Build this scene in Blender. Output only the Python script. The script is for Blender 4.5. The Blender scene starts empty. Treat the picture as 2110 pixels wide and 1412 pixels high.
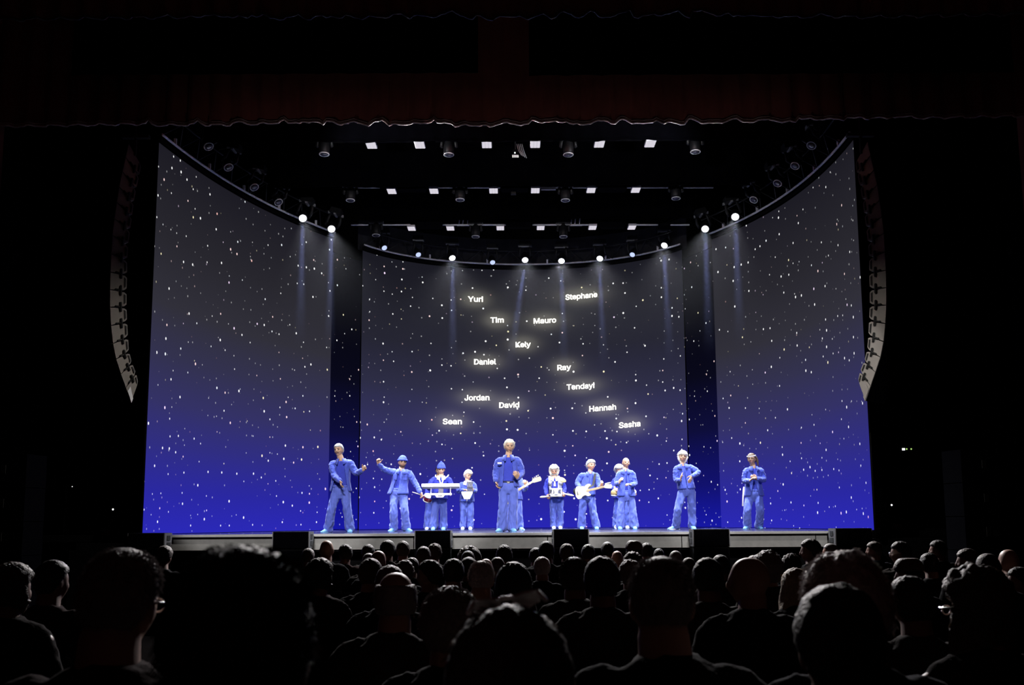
import bpy, bmesh, math, random
import numpy as np
from mathutils import Vector, Matrix, noise
R = math.radians
rng = random.Random(7)
scene = bpy.context.scene
col = scene.collection

# ------------------------------------------------------------------ camera
F_PX, PITCH, ROLL, CAM_Z = 2364.0, R(8.8), R(0.35), 1.5
CR, CU, CF = Vector((1, 0, 0)), Vector((0, -math.sin(PITCH), math.cos(PITCH))), Vector((0, math.cos(PITCH), math.sin(PITCH)))
c_, s_ = math.cos(ROLL), math.sin(ROLL)
AXR, AXU = CR * c_ - CU * s_, CR * s_ + CU * c_
cam_data = bpy.data.cameras.new('camera')
cam = bpy.data.objects.new('camera', cam_data)
col.objects.link(cam)
cam_data.sensor_width = 36
cam_data.lens = F_PX / 2110 * 36
cam_data.clip_start = 0.05
cam_data.clip_end = 200
cam_data.dof.use_dof = True
cam_data.dof.focus_distance = 25.0
cam_data.dof.aperture_fstop = 7.0
cam.matrix_world = Matrix(((AXR.x, AXU.x, -CF.x, 0), (AXR.y, AXU.y, -CF.y, 0), (AXR.z, AXU.z, -CF.z, CAM_Z), (0, 0, 0, 1)))
scene.camera = cam


def ray(px, py):
    d = AXR * ((px - 1055) / F_PX) + AXU * (-(py - 706) / F_PX) + CF
    return d / d.y


def P(px, py, Y):
    """point of the hall seen at a photograph pixel, at real depth Y"""
    return Vector((0, 0, CAM_Z)) + ray(px, py) * Y


def PZ(px, py, z):
    r = ray(px, py)
    return Vector((0, 0, CAM_Z)) + r * ((z - CAM_Z) / r.z)


# ------------------------------------------------------------------ world, exposure, lamps
scene.view_settings.view_transform = 'Standard'
scene.view_settings.look = 'None'
scene.view_settings.exposure = 0
scene.view_settings.gamma = 1
scene.view_settings.use_curve_mapping = False
scene.cycles.volume_step_rate = 4
scene.cycles.max_bounces = 5
world = bpy.data.worlds.new('hall_darkness')
scene.world = world
world.use_nodes = True
world.node_tree.nodes['Background'].inputs[0].default_value = (0.85, 0.22, 0.20, 1)
world.node_tree.nodes['Background'].inputs[1].default_value = 0.0048


def spot(name, loc, target, energy, size_deg, blend=0.3, color=(1, 1, 1), radius=0.08):
    l = bpy.data.lights.new(name, 'SPOT')
    l.energy = energy
    l.spot_size = R(size_deg)
    l.spot_blend = blend
    l.color = color
    l.shadow_soft_size = radius
    o = bpy.data.objects.new(name, l)
    col.objects.link(o)
    o.location = loc
    o.rotation_euler = (Vector(target) - Vector(loc)).to_track_quat('-Z', 'Y').to_euler()
    return o


ZS = 1.27            # stage floor height
YF = 21.2            # stage front
# front-of-house profile spots, aimed over the heads of the audience
for tx in (-4.5, -2.3, 0, 2.3, 4.7):
    spot('front_spot', (tx * 0.7, 3.5, 11.5), (tx, 24.6, 1.7), 10500, 15.0, 0.22, (1.0, 0.97, 0.95), 0.1)
# overhead spots from the front lighting bar
for bx in (-4.2, -1.4, 1.4, 4.2):
    spot('top_spot', (bx, 24.2, 8.8), (bx * 0.95, 26.2, 1.3), 4600, 70, 0.8, (0.85, 0.9, 1.0), 0.1)
# added unseen spots that brighten the two hanging loudspeaker arrays
spot('added_array_spot', (-1.5, 17.2, 8.2), (-6.75, 20, 1.2), 1250, 62, 1.0, (1.0, 0.94, 0.87), 0.1)
spot('added_array_spot', (1.2, 17.2, 8.2), (6.35, 20, 1.2), 1250, 62, 1.0, (1.0, 0.94, 0.87), 0.1)
# added unseen spots behind the valance that brighten the lighting bars
spot('added_rig_spot', (-3.0, 20.2, 8.3), (-0.6, 27.0, 9.0), 300, 95, 0.6, (0.95, 0.95, 1.0), 0.05)
spot('added_rig_spot', (3.0, 20.2, 8.3), (0.8, 27.0, 9.0), 300, 95, 0.6, (0.95, 0.95, 1.0), 0.05)
# added unseen spots standing in for stage spill on the valance hem
for bx in (-3.6, 0.0, 3.4):
    spot('added_hem_spot', (bx, 17.0, 5.2), (bx, 19.0, 8.6), 8, 80, 1.0, (1, 0.85, 0.8), 0.1)
# lights at the front of the rig that catch heads in the audience
for bx in (-2.2, 0.2, 2.6):
    spot('rim_lamp', (bx, 24.0, 8.75), (bx * 0.3, 7.0, 0.8), 5500, 70, 0.5, (1, 0.95, 0.95), 0.1)


# ------------------------------------------------------------------ materials
def srgb(r, g, b):
    f = lambda v: (v / 255 / 12.92) if v / 255 <= 0.04045 else ((v / 255 + 0.055) / 1.055) ** 2.4
    return (f(r), f(g), f(b))


def mat(name, color, rough=0.8, metal=0.0, var=0.25, scale=14.0, bump=0.0, bscale=60.0, sheen=0.0, stretch=(1, 1, 1), spec=0.3):
    m = bpy.data.materials.new(name)
    m.use_nodes = True
    nt = m.node_tree
    b = nt.nodes['Principled BSDF']
    b.inputs['Roughness'].default_value = rough
    b.inputs['Metallic'].default_value = metal
    b.inputs['Specular IOR Level'].default_value = spec
    if sheen:
        b.inputs['Sheen Weight'].default_value = sheen
    tc = nt.nodes.new('ShaderNodeTexCoord')
    mp = nt.nodes.new('ShaderNodeMapping')
    mp.inputs['Scale'].default_value = stretch
    nt.links.new(tc.outputs['Object'], mp.inputs[0])
    nz = nt.nodes.new('ShaderNodeTexNoise')
    nz.inputs['Scale'].default_value = scale
    nz.inputs['Detail'].default_value = 4
    nt.links.new(mp.outputs[0], nz.inputs['Vector'])
    mx = nt.nodes.new('ShaderNodeMix')
    mx.data_type = 'RGBA'
    lo = [c * (1 - var) for c in color]
    hi = [min(1, c * (1 + var)) for c in color]
    mx.inputs[6].default_value = (*lo, 1)
    mx.inputs[7].default_value = (*hi, 1)
    nt.links.new(nz.outputs['Fac'], mx.inputs[0])
    nt.links.new(mx.outputs[2], b.inputs['Base Color'])
    if bump:
        n2 = nt.nodes.new('ShaderNodeTexNoise')
        n2.inputs['Scale'].default_value = bscale
        n2.inputs['Detail'].default_value = 3
        nt.links.new(mp.outputs[0], n2.inputs['Vector'])
        bp = nt.nodes.new('ShaderNodeBump')
        bp.inputs['Strength'].default_value = bump
        bp.inputs['Distance'].default_value = 0.02
        nt.links.new(n2.outputs['Fac'], bp.inputs['Height'])
        nt.links.new(bp.outputs[0], b.inputs['Normal'])
    return m


def emit(name, color, strength):
    m = bpy.data.materials.new(name)
    m.use_nodes = True
    nt = m.node_tree
    nt.nodes.clear()
    o = nt.nodes.new('ShaderNodeOutputMaterial')
    e = nt.nodes.new('ShaderNodeEmission')
    e.inputs[0].default_value = (*color, 1)
    e.inputs[1].default_value = strength
    nt.links.new(e.outputs[0], o.inputs[0])
    return m


M = {}
M['black'] = mat('black_paint', (0.0018, 0.0018, 0.0022), 0.85, spec=0.05)
M['drape'] = mat('black_drape', (0.0010, 0.0010, 0.0016), 0.95, var=0.4, scale=3, spec=0.0)
M['redvelvet'] = mat('red_velvet', (0.32, 0.10, 0.09), 0.95, var=0.3, scale=2.5, bump=0.3, bscale=25, sheen=0.1)
M['redtrim'] = mat('pink_trim', (0.85, 0.62, 0.60), 0.7, var=0.35, scale=12, bump=0.4)
M['darkwall'] = mat('dark_wall', (0.004, 0.0025, 0.002), 0.95, var=0.4, scale=1.5)
M['carpet'] = mat('dark_carpet', (0.003, 0.0026, 0.0026), 0.95, var=0.4, bump=0.2, spec=0.0)
M['deck'] = mat('stage_deck', (0.006, 0.006, 0.008), 0.18, var=0.3, scale=5)
M['fascia'] = mat('grey_fascia', (0.23, 0.228, 0.222), 0.8, var=0.22, scale=9, bump=0.1)
M['lip'] = mat('pale_lip', (0.36, 0.36, 0.37), 0.6, var=0.15, scale=8)
M['alu'] = mat('aluminium', (0.72, 0.72, 0.76), 0.45, 0.15, var=0.15)
M['darkalu'] = mat('dark_aluminium', (0.10, 0.10, 0.11), 0.45, 0.5, var=0.2)
M['cab'] = mat('grey_cabinet_paint', (0.20, 0.185, 0.17), 0.75, var=0.12, scale=9, bump=0.08)
M['cabdark'] = mat('dark_cabinet_hardware', (0.006, 0.006, 0.006), 0.7)
M['grille'] = mat('black_grille', (0.0010, 0.0010, 0.0015), 0.95, bump=0.2, bscale=150, spec=0.0)
M['sidegrey'] = mat('grey_side_panel', (0.15, 0.148, 0.16), 0.7, var=0.15)
M['stackgrey'] = mat('dark_blue_grey_cabinet', (0.0014, 0.0014, 0.0028), 0.95, spec=0.02, var=0.2)
M['fixture'] = mat('fixture_black', (0.006, 0.006, 0.007), 0.5, spec=0.3)
M['fixgrey'] = mat('fixture_bracket_grey', (0.26, 0.26, 0.27), 0.4, 0.3)
M['chrome'] = mat('chrome', (0.75, 0.75, 0.74), 0.22, 0.9, var=0.08)
M['lensdark'] = mat('dark_lens', (0.04, 0.04, 0.05), 0.08, 0.3, spec=0.8)
M['panelwhite'] = mat('white_panel_frame', (0.6, 0.6, 0.62), 0.5, var=0.08)
M['ledstrip'] = emit('led_strip', (0.80, 0.76, 0.85), 0.85)
M['lenslit'] = emit('lit_lens', (0.93, 0.95, 1.0), 6.0)
M['lensblue'] = emit('blue_lit_lens', (0.55, 0.65, 1.0), 1.1)
M['star'] = emit('white_screen_text', (1.0, 0.97, 0.88), 1.6)
M['pilot'] = emit('pilot_light', (0.95, 0.95, 0.95), 1.2)
M['pilotgreen'] = emit('green_pilot_light', (0.6, 1.0, 0.25), 0.8)
# clothes and people
M['jacket'] = mat('blue_work_cloth', (0.058, 0.088, 0.46), 0.85, var=0.22, scale=9, bump=0.35, bscale=22, sheen=0.15)
M['jacketdark'] = mat('navy_padded_cloth', (0.030, 0.040, 0.36), 0.85, var=0.25, scale=9, bump=0.3, bscale=25)
M['trouser'] = mat('blue_trouser_cloth', (0.092, 0.132, 0.52), 0.85, var=0.22, scale=9, bump=0.4, bscale=20, sheen=0.15, stretch=(1, 1, 0.4))
M['shirt'] = mat('deep_blue_cotton', (0.035, 0.050, 0.40), 0.9, var=0.15, bump=0.2, bscale=30)
M['shoe'] = mat('pale_blue_suede', (0.16, 0.38, 0.72), 0.8, var=0.15)
M['shoewhite'] = mat('white_leather', (0.7, 0.72, 0.76), 0.6, var=0.1)
M['skin'] = mat('fair_skin', (0.44, 0.27, 0.18), 0.55, var=0.10, scale=20)
M['skintan'] = mat('tan_skin', (0.48, 0.26, 0.17), 0.55, var=0.10, scale=20)
M['skinbrown'] = mat('brown_skin', (0.28, 0.14, 0.09), 0.55, var=0.12, scale=20)
M['hairwhite'] = mat('white_hair', (0.74, 0.68, 0.56), 0.6, var=0.18, scale=40, bump=0.6, bscale=70)
M['hairgrey'] = mat('grey_hair', (0.38, 0.37, 0.37), 0.6, var=0.3, scale=40, bump=0.6, bscale=70)
M['hairblond'] = mat('blond_hair', (0.72, 0.66, 0.56), 0.55, var=0.25, scale=30, bump=0.6, bscale=60, stretch=(1, 1, 0.25))
M['hairdark'] = mat('dark_hair', (0.03, 0.022, 0.018), 0.5, var=0.4, scale=40, bump=0.6, bscale=70)
M['hairbrown'] = mat('brown_hair', (0.09, 0.055, 0.035), 0.55, var=0.4, scale=40, bump=0.6, bscale=70)
M['knit'] = mat('blue_knit', (0.06, 0.09, 0.50), 0.95, var=0.25, scale=40, bump=0.6, bscale=90)
M['eye'] = mat('eye_dark', (0.02, 0.015, 0.015), 0.3)
M['lip_skin'] = mat('lips', (0.40, 0.16, 0.13), 0.5)
M['belt'] = mat('dark_belt', (0.012, 0.013, 0.05), 0.5)
M['strap'] = mat('black_strap', (0.012, 0.011, 0.012), 0.7)
M['white'] = mat('white_plastic', (0.78, 0.76, 0.78), 0.45, var=0.05)
M['whitemetal'] = mat('white_metal', (0.72, 0.72, 0.74), 0.4, 0.1, var=0.06)
M['greymetal'] = mat('grey_tube', (0.20, 0.20, 0.24), 0.35, 0.5, var=0.1)
M['cream'] = mat('cream_lacquer', (0.72, 0.64, 0.44), 0.3, var=0.08, spec=0.5)
M['maple'] = mat('maple_wood', (0.62, 0.44, 0.24), 0.45, var=0.2, stretch=(1, 12, 12))
M['paper'] = mat('white_patch', (0.85, 0.82, 0.78), 0.8)
M['red'] = mat('red_lacquer', (0.38, 0.015, 0.03), 0.35, var=0.1, spec=0.5)
M['pink'] = mat('pink_tassel', (0.75, 0.35, 0.30), 0.8)
M['stick'] = mat('pale_stick_wood', (0.70, 0.62, 0.55), 0.5, var=0.1)
M['gold'] = mat('tan_shell_rattle', (0.42, 0.30, 0.12), 0.6, var=0.4, scale=60, bump=0.6)
M['drumhead'] = mat('drum_head', (0.62, 0.60, 0.58), 0.6, var=0.06)


# ------------------------------------------------------------------ mesh helpers
class MB:
    def __init__(s):
        s.v, s.f, s.m = [], [], []

    def add(s, verts, faces, mi=0):
        o = len(s.v)
        s.v.extend(tuple(v) for v in verts)
        s.f.extend(tuple(i + o for i in f) for f in faces)
        s.m.extend([mi] * len(faces))
        return s

    def box(s, c, size, rot=None, mi=0, taper=(1, 1)):
        x, y, z = (d / 2 for d in size)
        vs = []
        for sz in (-1, 1):
            tx, ty = taper if sz > 0 else (1, 1)
            for sx, sy in ((-1, -1), (1, -1), (1, 1), (-1, 1)):
                p = Vector((sx * x * tx, sy * y * ty, sz * z))
                if rot is not None:
                    p = rot @ p
                vs.append(p + Vector(c))
        return s.add(vs, [(3, 2, 1, 0), (4, 5, 6, 7), (0, 1, 5, 4), (1, 2, 6, 5), (2, 3, 7, 6), (3, 0, 4, 7)], mi)

    def tube(s, pts, radii, n=12, ref=None, mi=0, round_ends=True):
        """closed loft along pts; radii scalar or (rx, ry)"""
        pts = [Vector(p) for p in pts]
        rr = [(r, r) if not hasattr(r, '__len__') else tuple(r) for r in radii]
        if round_ends and len(pts) > 1:
            d0 = (pts[0] - pts[1]).normalized()
            d1 = (pts[-1] - pts[-2]).normalized()
            m0, m1 = min(rr[0]), min(rr[-1])
            pts = [pts[0] + d0 * m0 * 0.55] + pts + [pts[-1] + d1 * m1 * 0.55]
            rr = [(rr[0][0] * 0.6, rr[0][1] * 0.6)] + rr + [(rr[-1][0] * 0.6, rr[-1][1] * 0.6)]
        k = len(pts)
        vs, fs = [], []
        refv = Vector(ref) if ref is not None else None
        prev = None
        for i in range(k):
            t = (pts[min(i + 1, k - 1)] - pts[max(i - 1, 0)])
            if t.length < 1e-9:
                t = Vector((0, 0, 1))
            t.normalize()
            a = refv if refv is not None else (prev if prev is not None else (Vector((1, 0, 0)) if abs(t.x) < 0.8 else Vector((0, 1, 0))))
            u = a - t * a.dot(t)
            if u.length < 1e-6:
                u = t.orthogonal()
            u.normalize()
            prev = u
            w = t.cross(u)
            for j in range(n):
                an = 2 * math.pi * j / n
                vs.append(pts[i] + u * (rr[i][0] * math.cos(an)) + w * (rr[i][1] * math.sin(an)))
        for i in range(k - 1):
            for j in range(n):
                a, b = i * n + j, i * n + (j + 1) % n
                fs.append((a, b, b + n, a + n))
        fs.append(tuple(range(n - 1, -1, -1)))
        fs.append(tuple(range((k - 1) * n, k * n)))
        return s.add(vs, fs, mi)

    def ell(s, c, r, n=12, m=8, rot=None, mi=0):
        vs, fs = [], []
        for i in range(m + 1):
            th = math.pi * i / m
            for j in range(n):
                ph = 2 * math.pi * j / n
                p = Vector((r[0] * math.sin(th) * math.cos(ph), r[1] * math.sin(th) * math.sin(ph), r[2] * math.cos(th)))
                if rot is not None:
                    p = rot @ p
                vs.append(p + Vector(c))
        for i in range(m):
            for j in range(n):
                fs.append((i * n + j, (i + 1) * n + j, (i + 1) * n + (j + 1) % n, i * n + (j + 1) % n))
        return s.add(vs, fs, mi)

    def prism(s, poly, frame, w0, w1, mi=0):
        """polygon (u,v) extruded along w in frame=(origin,U,V,W)"""
        o, U, V, W = frame
        n = len(poly)
        vs = [o + U * p[0] + V * p[1] + W * w0 for p in poly] + [o + U * p[0] + V * p[1] + W * w1 for p in poly]
        fs = [tuple(range(n - 1, -1, -1)), tuple(range(n, 2 * n))] + [(i, (i + 1) % n, (i + 1) % n + n, i + n) for i in range(n)]
        return s.add(vs, fs, mi)

    def lathe(s, prof, c, axis, n=20, mi=0):
        """profile [(h, r)] around axis from c"""
        axis = Vector(axis).normalized()
        u = axis.orthogonal().normalized()
        w = axis.cross(u)
        vs, fs = [], []
        for h, r in prof:
            for j in range(n):
                a = 2 * math.pi * j / n
                vs.append(Vector(c) + axis * h + (u * math.cos(a) + w * math.sin(a)) * r)
        k = len(prof)
        for i in range(k - 1):
            for j in range(n):
                fs.append((i * n + j, i * n + (j + 1) % n, (i + 1) * n + (j + 1) % n, (i + 1) * n + j))
        fs.append(tuple(range(n - 1, -1, -1)))
        fs.append(tuple(range((k - 1) * n, k * n)))
        return s.add(vs, fs, mi)

    def mesh(s, name, smooth=False):
        me = bpy.data.meshes.new(name)
        me.from_pydata([tuple(v) for v in s.v], [], s.f)
        me.polygons.foreach_set('material_index', s.m)
        if smooth:
            me.polygons.foreach_set('use_smooth', [True] * len(me.polygons))
        me.update()
        return me


def link(name, me, mats, parent=None, loc=None):
    o = bpy.data.objects.new(name, me)
    col.objects.link(o)
    if me is not None:
        for m in (mats if isinstance(mats, (list, tuple)) else [mats]):
            if m is not None:
                me.materials.append(m)
    if parent is not None:
        o.parent = parent
    if loc is not None:
        o.location = loc
    return o


def obj(name, mb, mats, parent=None, smooth=False, loc=None, label=None):
    o = link(name, mb.mesh(name, smooth), mats, parent, loc)
    if label:
        o['label'] = label
    return o


def tag(o, label, cat, group=None):
    o['label'] = label
    o['category'] = cat
    if group:
        o['group'] = group
    return o


def struct(o):
    o['kind'] = 'structure'
    return o


def thing(name, loc, label, cat, group=None, rotz=0):
    o = bpy.data.objects.new(name, None)
    col.objects.link(o)
    o.location = loc
    o.rotation_euler = (0, 0, rotz)
    o.empty_display_size = 0.1
    return tag(o, label, cat, group)


def copy_tree(o, parent=None):
    c = o.copy()
    col.objects.link(c)
    if parent is not None:
        c.parent = parent
    for ch in o.children:
        copy_tree(ch, c)
    return c


def processed(mb, mods, name):
    """evaluate modifiers on a temporary object and return the mesh"""
    me = mb.mesh(name) if isinstance(mb, MB) else mb
    t = bpy.data.objects.new('temp', me)
    col.objects.link(t)
    for ty, kw in mods:
        md = t.modifiers.new(ty, ty)
        for k, v in kw.items():
            setattr(md, k, v)
    dg = bpy.context.evaluated_depsgraph_get()
    out = bpy.data.meshes.new_from_object(t.evaluated_get(dg))
    out.name = name
    bpy.data.objects.remove(t)
    bpy.data.meshes.remove(me)
    return out


def remeshed(mb, voxel, name, smooth_it=2):
    me = processed(mb, [('REMESH', dict(mode='VOXEL', voxel_size=voxel, use_smooth_shade=True)), ('SMOOTH', dict(factor=0.5, iterations=smooth_it))], name)
    me.polygons.foreach_set('use_smooth', [True] * len(me.polygons))
    return me


def wrinkle(me, amp, sx, sy, sz, seed=0, fn=None):
    off = Vector((seed * 3.7, seed * 1.3, seed * 2.1))
    nr = [v.normal.copy() for v in me.vertices]
    for v, n in zip(me.vertices, nr):
        p = v.co
        q = Vector((p.x * sx, p.y * sy, p.z * sz)) + off
        a = noise.noise(q) + 0.5 * noise.noise(q * 2.1)
        a = 1 - 2 * abs(a)           # ridges read as folds
        k = fn(p) if fn else 1
        v.co = p + n * (amp * k * a)
    me.update()


# ------------------------------------------------------------------ room
HT = 8.9
def shell(name, verts, faces, m):
    b = MB()
    b.add(verts, faces)
    return struct(obj(name, b, m))


def floor_z(Y):
    return 0.17 - 0.014 * Y


b = MB()
b.add([(-16, -1, floor_z(-1)), (16, -1, floor_z(-1)), (16, 21.4, floor_z(21.4)), (-16, 21.4, floor_z(21.4)),
       (-16, -1, floor_z(-1) - 0.3), (16, -1, floor_z(-1) - 0.3), (16, 21.4, floor_z(21.4) - 0.3), (-16, 21.4, floor_z(21.4) - 0.3)],
      [(0, 1, 2, 3), (7, 6, 5, 4), (0, 4, 5, 1), (1, 5, 6, 2), (2, 6, 7, 3), (3, 7, 4, 0)])
struct(obj('floor', b, M['carpet']))
b = MB().box((0, 37.2, 7), (34, 0.3, 18))
struct(obj('wall_back', b, M['darkwall']))
b = MB().box((-16.15, 18, 7), (0.3, 38, 18))
struct(obj('wall_left', b, M['darkwall']))
b = MB().box((16.15, 18, 7), (0.3, 38, 18))
struct(obj('wall_right', b, M['darkwall']))
b = MB().box((0, 29.3, -0.3), (34, 15.6, 0.3))
struct(obj('floor_backstage', b, M['darkwall']))

b = MB().box((0, 26.4, 12.62), (32, 21.6, 0.2))
struct(obj('ceiling', b, M['darkwall']))
ZC = 12.5

# proscenium columns at the far sides (dull red, seen at the right edge of the frame)
for sx in (-1, 1):
    b = MB()
    b.box((sx * 9.35, 19.0, 6.6), (0.9, 0.7, 13.4))
    b.box((sx * 9.35, 18.62, 6.6), (0.5, 0.1, 13.4))
    b.box((sx * 9.35, 19.0, 0.35), (1.1, 0.9, 0.7))
    struct(obj('column_left' if sx < 0 else 'column_right', b, M['redvelvet']))

# ------------------------------------------------------------------ stage
stage = thing('stage', (0, YF, 0), 'wide raised stage with pale grey front panels', 'stage')
XL, XR = P(272, 1100, YF).x, P(1792, 1092, YF).x
for (x0, x1) in ((-9.2, XL - 0.01), (XR + 0.01, 9.4)):
    obj('wing_deck', MB().box(((x0 + x1) / 2, 6.9, ZS - 0.07), (x1 - x0, 11.76, 0.12)), M['black'], stage)
b = MB().box(((XL + XR) / 2, 6.4, ZS - 0.06), (XR - XL, 12.76, 0.12))
obj('stage_deck', b, M['deck'], stage)
b = MB().box((0.2, 0.35, 0.42), (16.8, 0.1, 1.14))
b.box((0.2, 6.4, 0.5), (16.6, 12.0, 1.24))
obj('stage_skirt', b, M['black'], stage)
b = MB().box(((XL + XR) / 2, -0.03, ZS - 0.022), (XR - XL, 0.1, 0.044))
obj('stage_lip', b, M['lip'], stage)
px_m = F_PX / 21.2
seams = [XL] + [(px - 1055) / px_m * 1.0 for px in (309, 581, 853, 1125, 1397, 1669)] + [XR]
for i in range(len(seams) - 1):
    x0, x1 = seams[i] + 0.008, seams[i + 1] - 0.008
    b = MB().box(((x0 + x1) / 2, 0.02, ZS - 0.165), (x1 - x0, 0.06, 0.235))
    o = obj('fascia_panel', b, M['fascia'], stage)
b = MB()
b.tube([(XL, 0.02, ZS - 0.31), (0, 0.02, ZS - 0.315), (XR, 0.02, ZS - 0.31)], [0.008] * 3, n=6)
obj('fascia_rail', b, M['black'], stage)

# ------------------------------------------------------------------ screens
def fit_curve(pts, n, y_of_x=False):
    a = np.array([[p.x, p.y] for p in pts])
    t = np.linspace(0, 1, len(a))
    seg = np.r_[0, np.cumsum(np.linalg.norm(np.diff(a, axis=0), axis=1))]
    t = seg / seg[-1]
    cx, cy = np.polyfit(t, a[:, 0], 3), np.polyfit(t, a[:, 1], 3)
    tt = np.linspace(0, 1, n)
    return [Vector((float(x), float(y), 0)) for x, y in zip(np.polyval(cx, tt), np.polyval(cy, tt))]


LEFT_PX = [(328, 278), (400, 331), (480, 385), (560, 427), (625, 456), (686, 480)]
BACK_PX = [(748, 505), (850, 530), (950, 541), (1080, 546), (1200, 542), (1300, 528), (1405, 504)]
RIGHT_PX = [(1466, 482), (1515, 462), (1560, 439), (1650, 381), (1700, 338), (1757, 273)]
plan_left = fit_curve([PZ(x, y, HT) for x, y in LEFT_PX], 40)
plan_back = fit_curve([PZ(x, y, HT) for x, y in BACK_PX], 48)
plan_right = fit_curve([PZ(x, y, HT) for x, y in RIGHT_PX], 40)
names_px = [('Yuri', 979, 617, 32), ('Stephane', 1199, 609, 67), ('Tim', 1024, 660, 28), ('Mauro', 1123, 661, 47), ('Kely', 1078, 709, 32),
            ('Daniel', 999, 746, 46), ('Ray', 1163, 756, 29), ('Tendayi', 1197, 795, 58), ('Jordan', 982, 820, 52), ('David', 1049, 835, 42),
            ('Hannah', 1243, 841, 56), ('Sean', 931, 869, 40), ('Sasha', 1299, 875, 45)]


def arc_len(plan):
    s = [0.0]
    for a, c in zip(plan, plan[1:]):
        s.append(s[-1] + (c - a).length)
    return s


S_BACK = arc_len(plan_back)


def hit_back(px, py):
    """arc position and height where the sight line meets the back screen"""
    r = ray(px, py)
    for i in range(len(plan_back) - 1):
        a, c = plan_back[i], plan_back[i + 1]
        # x = r.x*Y, y = Y  ;  a + t(c-a)
        d = c - a
        den = r.x * d.y - d.x
        t = (a.x - r.x * a.y) / den
        if 0 <= t <= 1:
            Y = a.y + t * d.y
            return S_BACK[i] + t * d.length, CAM_Z + r.z * Y
    return 0, 0


def on_back(s, z, off):
    for i in range(len(plan_back) - 1):
        if S_BACK[i + 1] >= s or i == len(plan_back) - 2:
            a, c = plan_back[i], plan_back[i + 1]
            d = (c - a).normalized()
            p = a + d * (s - S_BACK[i])
            nrm = Vector((d.y, -d.x, 0))
            return Vector((p.x + nrm.x * off, p.y + nrm.y * off, z))


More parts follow.
